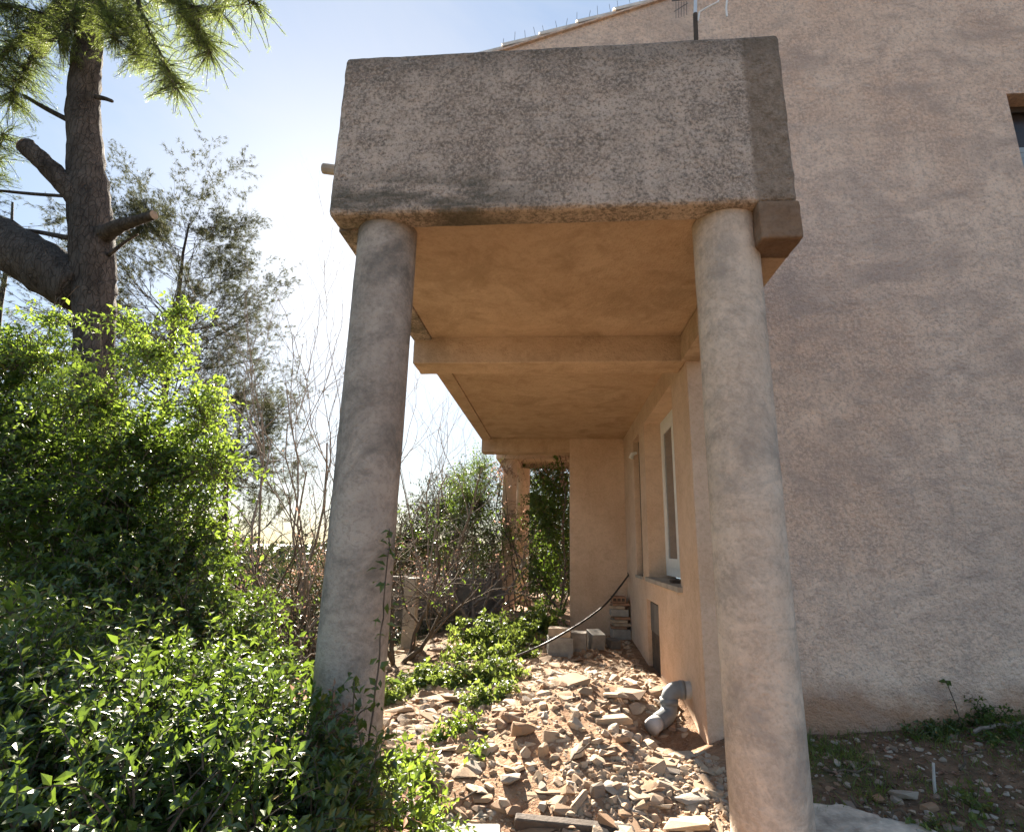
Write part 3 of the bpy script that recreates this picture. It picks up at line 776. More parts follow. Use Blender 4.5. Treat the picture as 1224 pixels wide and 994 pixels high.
o = rest_y.build('gravel', M['stone_grey'], kind='stuff'); tag(o, 'small chips and pebbles on the soil below the gable wall', 'gravel')

# grey drain pipe with two bends
p = np.array([XW, 4.80, -1.06+EYE])
pipe = thing('drain_pipe', 'grey plastic drain pipe with two bends coming out of the side wall', 'pipe', p)
def arc(c, r, a0, a1, ax, ay, n_=9):
    return [np.array(c)+r*(math.cos(a)*np.array(ax)+math.sin(a)*np.array(ay)) for a in np.linspace(a0, a1, n_)]
X_, Z_ = np.array([-1., 0, 0]), np.array([0, 0, 1.])
MB().tube([(0.05, 0, 0), (-0.07, 0, 0)], 0.075, 20).build('wall_collar', M['pvc_pale'], pipe, smooth=True)
dv = unit([-0.66, -0.66, -0.20])
e1 = [np.array([-0.06, 0, 0])]+arc((-0.10, 0, -0.10), 0.10, math.pi/2, 0.12, X_, Z_)
MB().tube([(-0.055, 0, 0), (-0.10, 0, 0)], 0.081, 20).build('socket', M['pvc'], pipe, smooth=True)
MB().tube(e1, 0.074, 20, caps=False).build('elbow', M['pvc'], pipe, smooth=True)
b0 = e1[-1]
MB().tube([b0+Z_*0.015, b0-Z_*0.035], 0.082, 20).build('socket', M['pvc'], pipe, smooth=True)
e2 = [b0-Z_*0.03]
d0 = np.array([0, 0, -1.])
pt = e2[0]
for k in range(10):
    d_ = unit(d0*(1-min(1, k/5))+dv*min(1, k/5)); pt = pt+d_*0.026; e2.append(pt)
MB().tube(e2, 0.074, 20, caps=False).build('elbow', M['pvc'], pipe, smooth=True)
MB().tube([e2[-1]-dv*0.01, e2[-1]+dv*0.10], 0.070, 20, caps=True).build('pipe_end', M['pvc_pale'], pipe, smooth=True)
pipe.scale = (0.86, 0.86, 0.86)

# black hose from the tap bracket, sagging down to the weeds
hp = [(752, 686, 8.55), (744, 697, 8.3), (725, 722, 7.9), (700, 741, 7.5), (675, 756, 7.2), (650, 770, 6.95), (620, 783, 6.75), (590, 793, 6.6), (560, 803, 6.5)]
Yb = on_ground(669, 781)[1]
hp = [(x, y, 8.55+(Yb-0.45-8.55)*min(1, q/3.2)-0.06*max(0, q-4)) for q, (x, y, _) in enumerate(hp)]
for k in range(5, len(hp)):
    g_ = on_ground(hp[k][0], hp[k][1]+5); hp[k] = (hp[k][0], hp[k][1], min(hp[k][2], g_[1]-0.30))
hpts = np.array([at(*q) for q in hp])
tt = np.linspace(0, 1, 46)
hs = np.stack([np.interp(tt, np.linspace(0, 1, len(hp)), hpts[:, k]) for k in range(3)], -1)
for _ in range(6): hs[1:-1] = (hs[:-2]+2*hs[1:-1]+hs[2:])/4
hs[:, 2] = np.maximum(hs[:, 2], hz(hs[:, 0], hs[:, 1])+0.02)
hose = thing('garden_hose', 'black hose hanging from the wall bracket down to the weeds', 'hose', hs[0])
MB().tube(hs-hs[0], 0.012, 8).build('hose', M['rubber'], hose, smooth=True)
br = MB(); bz = hs[0]
br.tube([(0, 0, 0), (XW-hs[0][0]+0.01, -0.02, 0.03)], 0.012, 6)
br.build('bracket', M['metal'], hose)
MB().tube([(0.0, -0.06, 0.0), (0.0, 0.05, 0.01)], 0.022, 8).build('tap', M['metal'], hose)

# blocks and stacked bricks against the return wall
def brick(name, loc, size, mat, label, cat, group=None, rz=0.0, tilt=0.0, holes=False):
    mb = MB(); w, d, h = size
    mb.box((-w/2, -d/2, 0), (w/2, d/2, h))
    o = mb.build(name, M[mat]); bevel(o, 0.006)
    o.location = loc; o.rotation_euler = (tilt, 0, rz)
    tag(o, label, cat, group)
    if holes:
        for a in (-1, 0, 1):
            MB().box((a*w*0.3-w*0.11, -d/2-0.001, h*0.25), (a*w*0.3+w*0.11, -d/2-0.0004+0.0, h*0.75)).build('hole', M['shutter_brown'], o)  # flat dark plates, the shade inside the hollows put into their colour
    return o
sx, sy = 0.90, 8.48; z = float(hz(sx, sy))-0.02
stk = [('block', .30, .30, .20, 'block', 'grey block at the very bottom of the brick stack', 0.05),
       ('roof_tile_flat', .27, .30, .045, 'brick', 'reddish flat brick directly on the bottom grey block of the stack', -.05),
       ('brick', .29, .28, .055, 'brick_pale', 'pale brick second above the grey block in the stack', .08),
       ('brick', .28, .28, .06, 'brick_pale', 'pale brick third above the grey block in the stack', -.03),
       ('brick', .27, .28, .055, 'brick', 'reddish brick fourth above the grey block in the stack', .1),
       ('block', .30, .26, .13, 'block', 'thick grey block in the middle of the brick stack', 0.0),
       ('brick', .26, .27, .06, 'brick_pale', 'pale brick on the middle grey block of the stack', -.1),
       ('brick', .29, .28, .05, 'brick', 'reddish brick second from the top of the stack', 0.06),
       ('brick', .24, .26, .11, 'brick', 'hollow red brick on top of the stack in the corner', -0.02)]
for nm, w, d, h, mt, lb, rz in stk:
    nm = 'brick' if nm == 'roof_tile_flat' else nm
    h *= 0.78; w *= 0.85
    brick(nm, (sx+rz*0.25, sy, z), (w, d, h-0.004), mt, lb, 'brick' if nm == 'brick' else 'block', 'bricks of the corner stack', rz, holes=lb.startswith('hollow'))
    z += h
p = on_ground(669, 781); zb = p[2]-0.02
brick('block', (p[0], p[1], zb), (0.30, 0.24, 0.22), 'block', 'grey concrete block under a brick, nearest the weed bank', 'block', 'blocks by the return wall', 0.1)
brick('brick', (p[0], p[1], zb+0.223), (0.27, 0.2, 0.10), 'brick_pale', 'pale brick lying on the grey block nearest the weed bank', 'brick', None, -0.05)
p = on_ground(691, 779)
brick('block', (p[0], p[1], p[2]-0.02), (0.22, 0.22, 0.26), 'concrete', 'pale upright concrete block between two other blocks by the wall', 'block', 'blocks by the return wall', -0.1)
p = on_ground(708, 776)
brick('block', (p[0]+0.03, p[1]+0.05, p[2]+0.0), (0.19, 0.2, 0.22), 'block', 'grey block tipped over beside the pale upright block', 'block', 'blocks by the return wall', 0.4, 0.25)
p = on_ground(733, 775)
brick('block', (p[0], p[1]+0.05, p[2]-0.02), (0.14, 0.16, 0.13), 'dark_concrete', 'small dark block left of the brick stack', 'block', 'blocks by the return wall', 0.4, 0.1)

# timber and kerb at the bottom of the picture
a = on_ground(606, 988); b = on_ground(764, 994)
L = np.linalg.norm(b-a)
tb = MB(); n_ = 9
for k in range(n_-1):
    u0, u1 = k/(n_-1), (k+1)/(n_-1)
tbm = MB().box((0.04, -0.03, -0.03), (L-0.02, 0.03, 0.052))
o = tbm.build('timber', M['dark_wood']); bevel(o, 0.01)
o.location = a+np.array([0, 0, 0.0]); o.rotation_euler = (0.15, 0.02, math.atan2(b[1]-a[1], b[0]-a[0]))
tag(o, 'dark weathered timber lying across the foot of the rubble', 'timber')
p = on_ground(560, 996)
o = MB().box((-0.30, -0.30, -0.08), (0.16, 0.03, 0.03)).build('kerb_slab', M['block']); bevel(o, 0.012)
o.location = p; o.rotation_euler = (0, 0, 0.12); tag(o, 'pale concrete kerb end at the bottom left of the rubble', 'slab')
# slab and sticks below the gable wall
p = on_ground(1030, 985)
def slab_mesh():
    bm = bmesh.new()
    out = [(-0.42, -0.5), (0.48, -0.5), (0.50, -0.02), (0.30, 0.12), (0.16, 0.10), (-0.05, 0.20), (-0.22, 0.14), (-0.42, 0.06)]
    vs = [bm.verts.new((x, y, 0.03)) for x, y in out]
    f = bm.faces.new(vs)
    r = bmesh.ops.extrude_face_region(bm, geom=[f])
    for v in [g for g in r['geom'] if isinstance(g, bmesh.types.BMVert)]: v.co.z -= 0.09
    bmesh.ops.recalc_face_normals(bm, faces=bm.faces)
    me = bpy.data.meshes.new('broken_slab'); bm.to_mesh(me); bm.free(); return me
o = link('broken_slab', slab_mesh(), M['slab']); o.location = p+np.array([-0.04, -0.06, 0.012]); o.scale = (0.78, 0.8, 1); o.rotation_euler = (0.03, 0.02, -0.25); weathered(o, 0.01, 0.02, 0.12, 4)
tag(o, 'broken pale concrete slab lying on dark soil beside the right column', 'slab')
p = on_ground(1118, 950)
mb = MB().tube([(0, 0, -0.03), (0.004, 0, 0.06), (0.014, 0.0, 0.155)], [0.008, 0.008, 0.007], 6)
o = mb.build('stake', M['pvc_pale']); o.location = p; tag(o, 'short white stake standing in the rubble below the gable wall', 'stake')
def stick(a, b, r, label, mat='twig', lift=0.02):
    a = on_ground(*a); b = on_ground(*b); n_ = 7
    P = np.array([a+(b-a)*t_ for t_ in np.linspace(0, 1, n_)]); P[:, 2] = np.maximum(P[:, 2], hz(P[:, 0], P[:, 1]))+lift
    P[1:-1] += rs.normal(size=(n_-2, 3))*0.012
    o = MB().tube(P-a, np.linspace(r, r*0.6, n_), 6).build('stick', M[mat]); o.location = a
    tag(o, label, 'stick', 'sticks on the ground')
stick((1165, 885), (1235, 872), 0.012, 'long pale stick on the grass at the foot of the gable wall', 'fig_bark', 0.05)
stick((1148, 925), (1180, 890), 0.007, 'thin dark stick leaning towards the long pale stick')
stick((1000, 958), (1055, 990), 0.006, 'thin dark twig lying on the broken concrete slab', lift=0.045)
stick((985, 925), (1060, 928), 0.008, 'dark twig on the soil beside the right column')
stick((1055, 990), (1090, 988), 0.010, 'short dark stick at the right edge of the concrete slab', lift=0.05)
stick((520, 982), (570, 958), 0.008, 'dark twig sticking out of the leaves by the kerb', lift=0.05)
stick((676, 930), (715, 905), 0.006, 'thin grey twig lying on the rubble heap', lift=0.07)
stick((470, 935), (520, 915), 0.007, 'bent twig crossing the stones beside the left column', lift=0.08)

# far portico: a pair of columns under a beam, beyond the return wall
pf = thing('portico', 'distant pair of plaster columns under a vine-hung beam', 'portico', (-0.9, 12.2, 0))
def pcol(x, y): 
    o = column(x+0.9, y-12.2, 0.16, -0.4, 3.42, parent=pf, seed=int(x*10)+40, mat='ochre'); return o
q1 = at(606, 728, 12.0); q2 = at(623, 728, 13.3)
pcol(q1[0], q1[1]); pcol(q2[0], q2[1])
MB().box((-0.45, -0.45, 3.42), (2.9, -0.05, 3.85)).build('beam', M['ochre'], pf)
MB().box((-0.45, -0.048, 3.43), (-0.05, 3.0, 3.86)).build('beam', M['ochre'], pf)
MB().box((-0.048, -0.046, 3.70), (2.9, 3.0, 3.86)).build('slab', M['ceiling'], pf)
# garden post and retaining wall on the slope
p = at(487, 790, 8.0); tz = at(487, 690, 8.0)[2]
o = MB().box((-0.09, -0.09, -0.3), (0.09, 0.09, tz-p[2])).build('gate_post', M['concrete']); bevel(o, 0.01)
o.location = p; tag(o, 'pale concrete gate post on the slope behind the left column', 'post')
wl_ = thing('garden_wall', 'dark damp concrete block wall on the slope behind the post', 'wall', (-2.5, 10.2, 0))
zt = at(545, 690, 10.2)[2]; nr = 7
for r_ in range(nr):
    for k in range(5):
        x0 = -0.75+k*0.42+(0.21 if r_ % 2 else 0); h_ = 0.2
        z0 = zt-(r_+1)*h_
        o = MB().box((x0+0.005, -0.1+random.uniform(-.006, .006), z0+0.005), (x0+0.415, 0.1, z0+h_-0.005)).build('block', M['dark_concrete'], wl_)
MB().box((-0.74, -0.085, zt-nr*0.2), (1.5, 0.085, zt-0.012)).build('mortar_core', M['dark_concrete'], wl_)
# ------------------------------------------------------------------ plants
def leaves_arrays(P, D, Nn, L, W, fold=0.18, curl=0.15):
    """one folded pointed leaf per row: 5 vertices, 4 triangles"""
    n_ = len(P); D = unit(D); S = unit(np.cross(D, Nn)); U = np.cross(S, D)
    L = np.broadcast_to(L, (n_,))[:, None]; W = np.broadcast_to(W, (n_,))[:, None]
    b = P; m_ = P+D*L*0.45; l = m_+S*W*0.5+U*W*fold; r_ = m_-S*W*0.5+U*W*fold; t_ = P+D*L-U*L*curl
    V = np.stack([b, l, m_, r_, t_], 1)
    base = np.arange(n_)[:, None, None]*5
    Fc = base+np.array([[0, 2, 1], [0, 3, 2], [2, 4, 1], [2, 3, 4]])[None]
    return V.reshape(-1, 3), Fc.reshape(-1, 3)

def shoots(r, base, d, L, K=10, droop=0.35, wig=0.05):
    S = len(base); t_ = np.linspace(0, 1, K)[None, :, None]
    d = unit(d); L = np.broadcast_to(L, (S,))[:, None, None]
    P = base[:, None]+d[:, None]*L*t_
    P = P-np.array([0, 0, 1.])*droop*L*t_**2
    side = unit(np.cross(d, r.normal(size=(S, 3))))
    P = P+side[:, None]*L*wig*np.sin(t_*r.uniform(2, 5, (S, 1, 1))+0)*1.0
    return P

def tubes_batch(mb, P, r0, r1, tint=0.5):
    """thin 3-sided twigs for all shoots at once"""
    S, K, _ = P.shape
    T = unit(np.gradient(P, axis=1)); A = unit(np.cross(T, np.array([0.31, 0.17, 0.94]))); B = np.cross(T, A)
    rad = np.linspace(1, 0, K)[None, :, None]; R_ = r1+(np.broadcast_to(r0, (S,))[:, None, None]-r1)*rad
    th_ = np.array([0, 2.094, 4.189])
    V = P[:, :, None]+(A[:, :, None]*np.cos(th_)[None, None, :, None]+B[:, :, None]*np.sin(th_)[None, None, :, None])*R_[:, :, None]
    idx = np.arange(S*K*3).reshape(S, K, 3)
    a = idx[:, :-1]; b = idx[:, 1:]
    Fc = np.stack([a, np.roll(a, -1, 2), np.roll(b, -1, 2), b], -1).reshape(-1, 4)
    mb.add(V.reshape(-1, 3), Fc, tint)

def leafy(r, P, leaf_len, leaf_w, k0=2, spread=0.9, up_bias=0.6, jitter=0.35, per=2):
    """leaf bases/dirs/normals along shoots P (S, K, 3)"""
    S, K, _ = P.shape
    T = unit(np.gradient(P, axis=1))[:, k0:]; Q_ = P[:, k0:]
    A = unit(np.cross(T, r.normal(size=(S, 1, 3)))); B = np.cross(T, A)
    n_ = K-k0; alt = (np.arange(n_) % 2)*np.pi/2
    out = []
    for s in range(per):
        ph = alt[None, :, None]+s*2*np.pi/per+r.normal(size=(S, n_, 1))*0.4
        side = A*np.cos(ph)+B*np.sin(ph)
        D = T*math.cos(spread)+side*math.sin(spread)+r.normal(size=side.shape)*jitter*0.5
        Nn = np.array([0, 0, 1.])*up_bias+T*0.4+r.normal(size=side.shape)*jitter
        out.append((Q_.reshape(-1, 3), D.reshape(-1, 3), Nn.reshape(-1, 3)))
    Pp = np.concatenate([o[0] for o in out]); D = np.concatenate([o[1] for o in out]); Nn = np.concatenate([o[2] for o in out])
    L = leaf_len*r.uniform(0.55, 1.25, len(Pp)); 
    return Pp, D, Nn, L, L*leaf_w*r.uniform(0.85, 1.15, len(Pp))

def in_blobs(r, blobs, n, shell=0.35):
    """n points in a set of ellipsoids, thicker towards their skins"""
    w = np.array([b[1][0]*b[1][1]*b[1][2] for b in blobs])**(2/3); w = w/w.sum()
    k = r.choice(len(blobs), n, p=w)
    C = np.array([b[0] for b in blobs])[k]; R_ = np.array([b[1] for b in blobs])[k]
    u = unit(r.normal(size=(n, 3))); rad = 1-shell*r.uniform(size=(n, 1))**1.5
    return C+u*R_*rad, unit(u/R_)

_lm = MB(); _V, _F = leaves_arrays(np.zeros((1, 3)), np.array([[1., 0, 0]]), np.array([[0, 0, 1.]]), 1.0, 0.5)
_lm.add(_V, _F, 0.75); LEAF_MESH = _lm.mesh('leaf')

def shrub(name, label, cat, base, blobs, n_shoots, leaf_len, mat='leaf', leaf_w=0.5, shoot_len=0.35, K=9, droop=0.4, upward=0.5,
          stems=8, stem_r=0.012, group=None, seed=0, tint=(0.15, 1.0), per=2, spread=0.9, outward=1.0, parts=0, twig='twig', shell=0.5, keep=None):
    r = np.random.default_rng(seed); base = np.asarray(base, float)
    root = thing(name, label, cat, base, 0, group)
    P0, N0 = in_blobs(r, blobs, n_shoots, shell)
    d = N0*outward+np.array([0, 0, upward])+r.normal(size=P0.shape)*0.45
    L = shoot_len*r.uniform(0.5, 1.4, len(P0))
    P = shoots(r, P0-unit(d)*L[:, None]*0.5, d, L, K, droop)
    if keep is not None: P = P[keep(P[:, K//2])]
    mb = MB(); tubes_batch(mb, P-base, 0.0035, 0.0012)
    # stems from the foot into the crown
    st = MB()
    for k in range(stems):
        e = P[r.integers(0, len(P)), 0]-base; s0 = np.array([r.normal()*0.12, r.normal()*0.12, -0.05])
        m_ = (s0+e)/2+r.normal(size=3)*0.12
        tt_ = np.linspace(0, 1, 9)[:, None]; C_ = (1-tt_)**2*s0+2*tt_*(1-tt_)*m_+tt_**2*e
        st.tube(C_, np.linspace(stem_r*r.uniform(.7, 1.3), stem_r*0.3, 9), 5)
    if stems: st.build('stems', M[twig], root, smooth=True)
    mb.build('twigs', M[twig], root, kind='stuff')
    Pp, D, Nn, Ll, W = leafy(r, P, leaf_len, leaf_w, per=per, spread=spread)
    tn = np.clip(r.uniform(tint[0], tint[1], len(Pp))+r.normal(size=len(Pp))*0.08, 0, 1)
    sel = np.zeros(len(Pp), bool)
    if parts:
        Q_ = Pp-np.array([0, 0, EYE]); dep = Q_@fw; u = 612+F_PX*(Q_@rt)/dep; w_ = 497-F_PX*(Q_@up)/dep
        score = np.where((u > 5) & (u < 1215) & (w_ > 5) & (w_ < 985) & (dep > 0.3), Ll/np.maximum(dep, 0.3), 0)
        sel[np.argsort(-score)[:parts]] = True
    V, Fc = leaves_arrays(Pp[~sel]-base, D[~sel], Nn[~sel], Ll[~sel], W[~sel])
    fm = MB(); fm.add(V, Fc, np.repeat(tn[~sel], 5)); fm.build('foliage', M[mat], root, kind='stuff')
    if parts:
        me = LEAF_MESH.copy(); me.materials.append(M[mat])
        for k in np.where(sel)[0]:
            x_ = unit(D[k]); s_ = unit(np.cross(x_, Nn[k])); u_ = np.cross(s_, x_)
            o = bpy.data.objects.new('leaf', me); COL.objects.link(o); o.parent = root
            p_ = Pp[k]-base; l = Ll[k]; w2 = W[k]/0.5
            o.matrix_local = Matrix(((x_[0]*l, s_[0]*w2, u_[0]*w2, p_[0]), (x_[1]*l, s_[1]*w2, u_[1]*w2, p_[1]), (x_[2]*l, s_[2]*w2, u_[2]*w2, p_[2]), (0, 0, 0, 1)))
    return root

def grow(r, mb, p, d, length, rad, depth, tips, bend=0.25, up_=0.15, kids=(2, 4), ang=0.7, shrink=0.62, sides=6, start=0.25, nseg=7):
    """a limb with its side branches"""
    P = [np.array(p, float)]; d = unit(d); dd = d.copy(); seg = length/(nseg-1); dirs = [dd]
    for k in range(nseg-1):
        dd = unit(dd+r.normal(size=3)*bend*0.35+np.array([0, 0, up_*0.3])); P.append(P[-1]+dd*seg); dirs.append(dd)
    R_ = np.linspace(rad, rad*(0.45 if depth > 0 else 0.3), nseg)
    mb.tube(P, R_, sides if rad > 0.02 else 4, caps=False)
    if depth == 0:
        tips.append((np.array(P), dirs[-1])); return
    for c_ in range(r.integers(kids[0], kids[1]+1)):
        t_ = r.uniform(start, 1.0); k = min(int(t_*(nseg-1)), nseg-2); q = P[k]+(P[k+1]-P[k])*(t_*(nseg-1)-k)
        ax = unit(np.cross(dirs[k], r.normal(size=3))); nd = unit(dirs[k]*math.cos(ang)+ax*math.sin(ang)*r.uniform(0.7, 1.2))
        grow(r, mb, q, nd, length*shrink*r.uniform(0.7, 1.2), R_[k]*0.6, depth-1, tips, bend, up_, kids, ang, shrink, sides, start, nseg)
    tips.append((np.array(P), dirs[-1]))

def needles(r, C, D, per=12, L=0.12, w=0.0045, cone=0.9):
    """tufts of needles at C pointing along D"""
    n_ = len(C); c_ = np.repeat(C, per, 0); d_ = unit(np.repeat(D, per, 0)+unit(r.normal(size=(n_*per, 3)))*cone)
    c_ = c_-np.repeat(unit(D), per, 0)*r.uniform(0, 0.08, (n_*per, 1))
    s = unit(np.cross(d_, r.normal(size=d_.shape)))*w*0.5; l = L*r.uniform(0.6, 1.2, (n_*per, 1))
    V = np.stack([c_-s, c_+s, c_+d_*l-np.array([0, 0, 1])*l*0.12], 1).reshape(-1, 3)
    Fc = np.arange(n_*per*3).reshape(-1, 3)
    return V, Fc, np.repeat(np.repeat(r.uniform(0, 1, n_), per), 3)

# ---- the big pine on the left
def px_m(P): return float((P-np.array([0, 0, EYE]))@fw)/F_PX      # metres per photo pixel at P
def limb(px, scale=1.0):
    P = np.array([at(x, y, Y) for x, y, Y, w in px]); R_ = np.array([0.80*px_m(p_)*w/2 for p_, (x, y, Y, w) in zip(P, px)])
    n_ = len(P); tt_ = np.linspace(0, n_-1, (n_-1)*6+1); k = np.arange(n_)
    Q_ = np.stack([np.interp(tt_, k, P[:, a]) for a in range(3)], -1); Rr = np.interp(tt_, k, R_)
    for _ in range(3): Q_[1:-1] = (Q_[:-2]+2*Q_[1:-1]+Q_[2:])/4; Rr[1:-1] = (Rr[:-2]+2*Rr[1:-1]+Rr[2:])/4
    return Q_, Rr
r = np.random.default_rng(11)
tP, tR = limb([(112, 620, 6, 66), (112, 500, 6, 56), (113, 420, 6, 50), (112, 350, 6, 56), (110, 300, 6, 58), (108, 250, 6, 54), (102, 190, 6, 46), (99, 130, 6, 41), (104, 70, 6, 37), (108, 20, 6, 34), (114, -60, 6, 30), (124, -180, 6, 22)])
gz = float(hz(tP[0][0], tP[0][1])); tP = np.vstack([[tP[0][0]+0.05, tP[0][1], gz-0.2], tP]); tR = np.concatenate([[tR[0]*1.25], tR])
pb = tP[0].copy()
pine = thing('pine_tree', 'tall pine with sawn limb stubs rising above the bushes', 'tree', pb)
trk = MB().tube(tP-pb, tR, 20, wob=0.045).build('trunk', M['pine_bark'], pine, smooth=True)
a, b = limb([(100, 350, 6, 66), (62, 325, 6.05, 74), (20, 300, 6.1, 72), (-30, 270, 6.2, 66), (-120, 200, 6.4, 42)])
MB().tube(a-pb, b, 16, wob=0.05).build('limb', M['pine_bark'], pine, smooth=True)
a, b = limb([(112, 262, 5.98, 34), (85, 228, 5.85, 30), (58, 200, 5.75, 28), (30, 174, 5.65, 25)])
l1 = MB().tube(a-pb, b, 14, wob=0.05, caps=False).build('limb_stub', M['pine_bark'], pine, smooth=True)
dd = unit(a[-1]-a[-3]); MB().tube([a[-1]-pb-dd*0.004, a[-1]-pb+dd*0.004], b[-1]*0.99, 14).build('cut_face', M['cut_wood'], l1)
a, b = limb([(122, 282, 5.95, 26), (142, 270, 5.8, 20), (162, 264, 5.7, 15), (184, 257, 5.6, 13)])
l2 = MB().tube(a-pb, b, 12, wob=0.05, caps=False).build('limb_stub', M['pine_bark'], pine, smooth=True)
dd = unit(a[-1]-a[-3]); MB().tube([a[-1]-pb-dd*0.004, a[-1]-pb+dd*0.004], b[-1]*0.99, 12).build('cut_face', M['cut_wood'], l2)
for pl in ([(90, 148, 6, 8), (55, 130, 6, 7), (28, 114, 6, 5)], [(115, 116, 5.95, 8), (126, 118, 5.9, 6), (134, 121, 5.85, 5)], [(130, 305, 5.95, 7), (148, 290, 5.9, 5), (165, 280, 5.9, 3)], [(85, 285, 6, 8), (40, 276, 6.3, 6), (-10, 272, 6.5, 5)], [(86, 235, 6, 5), (40, 232, 6.2, 5), (0, 228, 6.4, 4)]):
    a, b = limb(pl); MB().tube(a-pb, b, 6).build('dead_branch', M['pine_bark'], pine, smooth=True)
bough_px = [  # polylines of the leafy boughs (photo pixel, depth, thickness)
    [(40, 62, 6.2, 26), (62, 25, 6.0, 24), (90, -15, 5.8, 20)],
    [(112, -20, 6, 16), (160, -10, 5.6, 10), (215, 5, 5.3, 6), (265, 15, 5.1, 3)],
    [(118, -60, 6, 14), (190, -40, 5.3, 9), (260, -20, 4.9, 5), (305, 5, 4.7, 3)],
    [(160, -10, 5.6, 7), (180, 40, 5.5, 5), (200, 80, 5.4, 3), (212, 105, 5.4, 2)],
    [(150, -12, 5.7, 6), (160, 30, 5.8, 4), (170, 65, 5.8, 2)],
    [(205, -5, 5.4, 6), (235, 30, 5.4, 4), (250, 60, 5.4, 2)],
    [(60, 20, 6.0, 10), (25, 45, 5.7, 7), (-10, 80, 5.5, 5)],
    [(45, 55, 6.1, 8), (30, 85, 5.8, 5), (12, 120, 5.7, 3)],
    [(62, 22, 6.0, 10), (10, 5, 5.4, 7), (-40, 10, 5.0, 4)],
    [(105, 0, 6.0, 8), (85, 20, 5.7, 5), (70, 50, 5.6, 3)],
    [(112, -10, 5.9, 8), (130, 18, 5.6, 5), (138, 45, 5.5, 3)],
    [(-30, 260, 6.3, 18), (-15, 200, 6.2, 9), (5, 160, 6.1, 4)],
]
bm_ = MB(); TC, TD = [], []
for k, pl in enumerate(bough_px):
    a, b = limb(pl); bm_.tube(a-pb, b, 6, caps=False)
    nb = (190 if k else 40)
    for _ in range(nb):
        q = a[r.integers(1 if k else 8, len(a))]
        d_ = unit(unit(a[-1]-a[0])*0.4+r.normal(size=3)*np.array([0.8, 0.8, 0.55])+np.array([0, 0, -0.25]))
        Lb = r.uniform(0.18, 0.5); S_ = shoots(r, q[None], d_[None], Lb, 6, 0.12)[0]
        bm_.tube(S_-pb, np.linspace(0.007, 0.003, 6), 3, caps=False)
        for m_ in range(2, 6):
            for _2 in range(3):
                TC.append(S_[m_]+r.normal(size=3)*0.02); TD.append(unit(S_[m_]-S_[m_-1])+r.normal(size=3)*0.35)
bm_.build('boughs', M['pine_bark'], pine, smooth=True)
V, Fc, tn = needles(r, np.array(TC), np.array(TD), 13, 0.042, 0.0026, 1.0)
MB().add(V-pb, Fc, tn).build('crown', M['needle'], pine, kind='stuff')

# ---- thinner pines farther down the slope
def far_pine(label, px0, px1, Y, n_b, blen, seed, dens=1.0, zlo=0.3, nl=0.16):
    r = np.random.default_rng(seed); top = at(*px1, Y); foot = at(*px0, Y); foot[2] = float(hz(foot[0], foot[1]))-0.2
    root = thing('pine_tree', label, 'tree', foot, 0, 'thin pines down the slope')
    H_ = top-foot; n_ = 12; tt_ = np.linspace(0, 1, n_)[:, None]
    TP = foot+H_*tt_+np.cumsum(r.normal(size=(n_, 3))*0.06, 0)*np.array([1, 1, 0])
    rad = np.linspace(0.16, 0.03, n_); MB().tube(TP-foot, rad, 8).build('trunk', M['pine_bark'], root, smooth=True)
    mb = MB(); tips = []
    for k in range(n_b):
        t_ = zlo+(1-zlo)*r.uniform()**0.8; q = foot+H_*t_+0; j = min(int(t_*(n_-1)), n_-2); q = TP[j]+(TP[j+1]-TP[j])*(t_*(n_-1)-j)
        az = r.uniform(0, 6.28); d_ = np.array([math.cos(az), math.sin(az), r.uniform(0.0, 0.6)])
        grow(r, mb, q-foot, d_, blen*(1.15-0.75*t_)*r.uniform(0.7, 1.2), 0.035*(1.2-t_), 2, tips, 0.3, 0.12, (3, 5), 0.65, 0.55, 5)
    mb.build('branches', M['pine_bark'], root, smooth=True)
    C, D = [], []
    for P_, d_ in tips:
        for m_ in range(3, 7):
            for _ in range(2):
                if r.uniform() < dens: C.append(P_[m_]+r.normal(size=3)*0.05); D.append(d_+r.normal(size=3)*0.4)
    V, Fc, tn = needles(r, np.array(C), np.array(D), 12, nl*0.8, 0.009, 1.0)
    MB().add(V, Fc, tn).build('crown', M['needle_far'], root, kind='stuff')
    return root
far_pine('airy grey-green pine with fine bare twigs behind the big trunk', (175, 650), (232, 262), 14.0, 125, 4.0, 31, 1.0, 0.22)
far_pine('thin dark pine low on the slope between bush and bare branches', (255, 690), (275, 500), 16.0, 42, 3.2, 32, 0.9, 0.15)
far_pine('dim pine showing through gaps on the far left of the bushes', (20, 640), (15, 250), 13.0, 22, 3.2, 33, 0.8, 0.2)

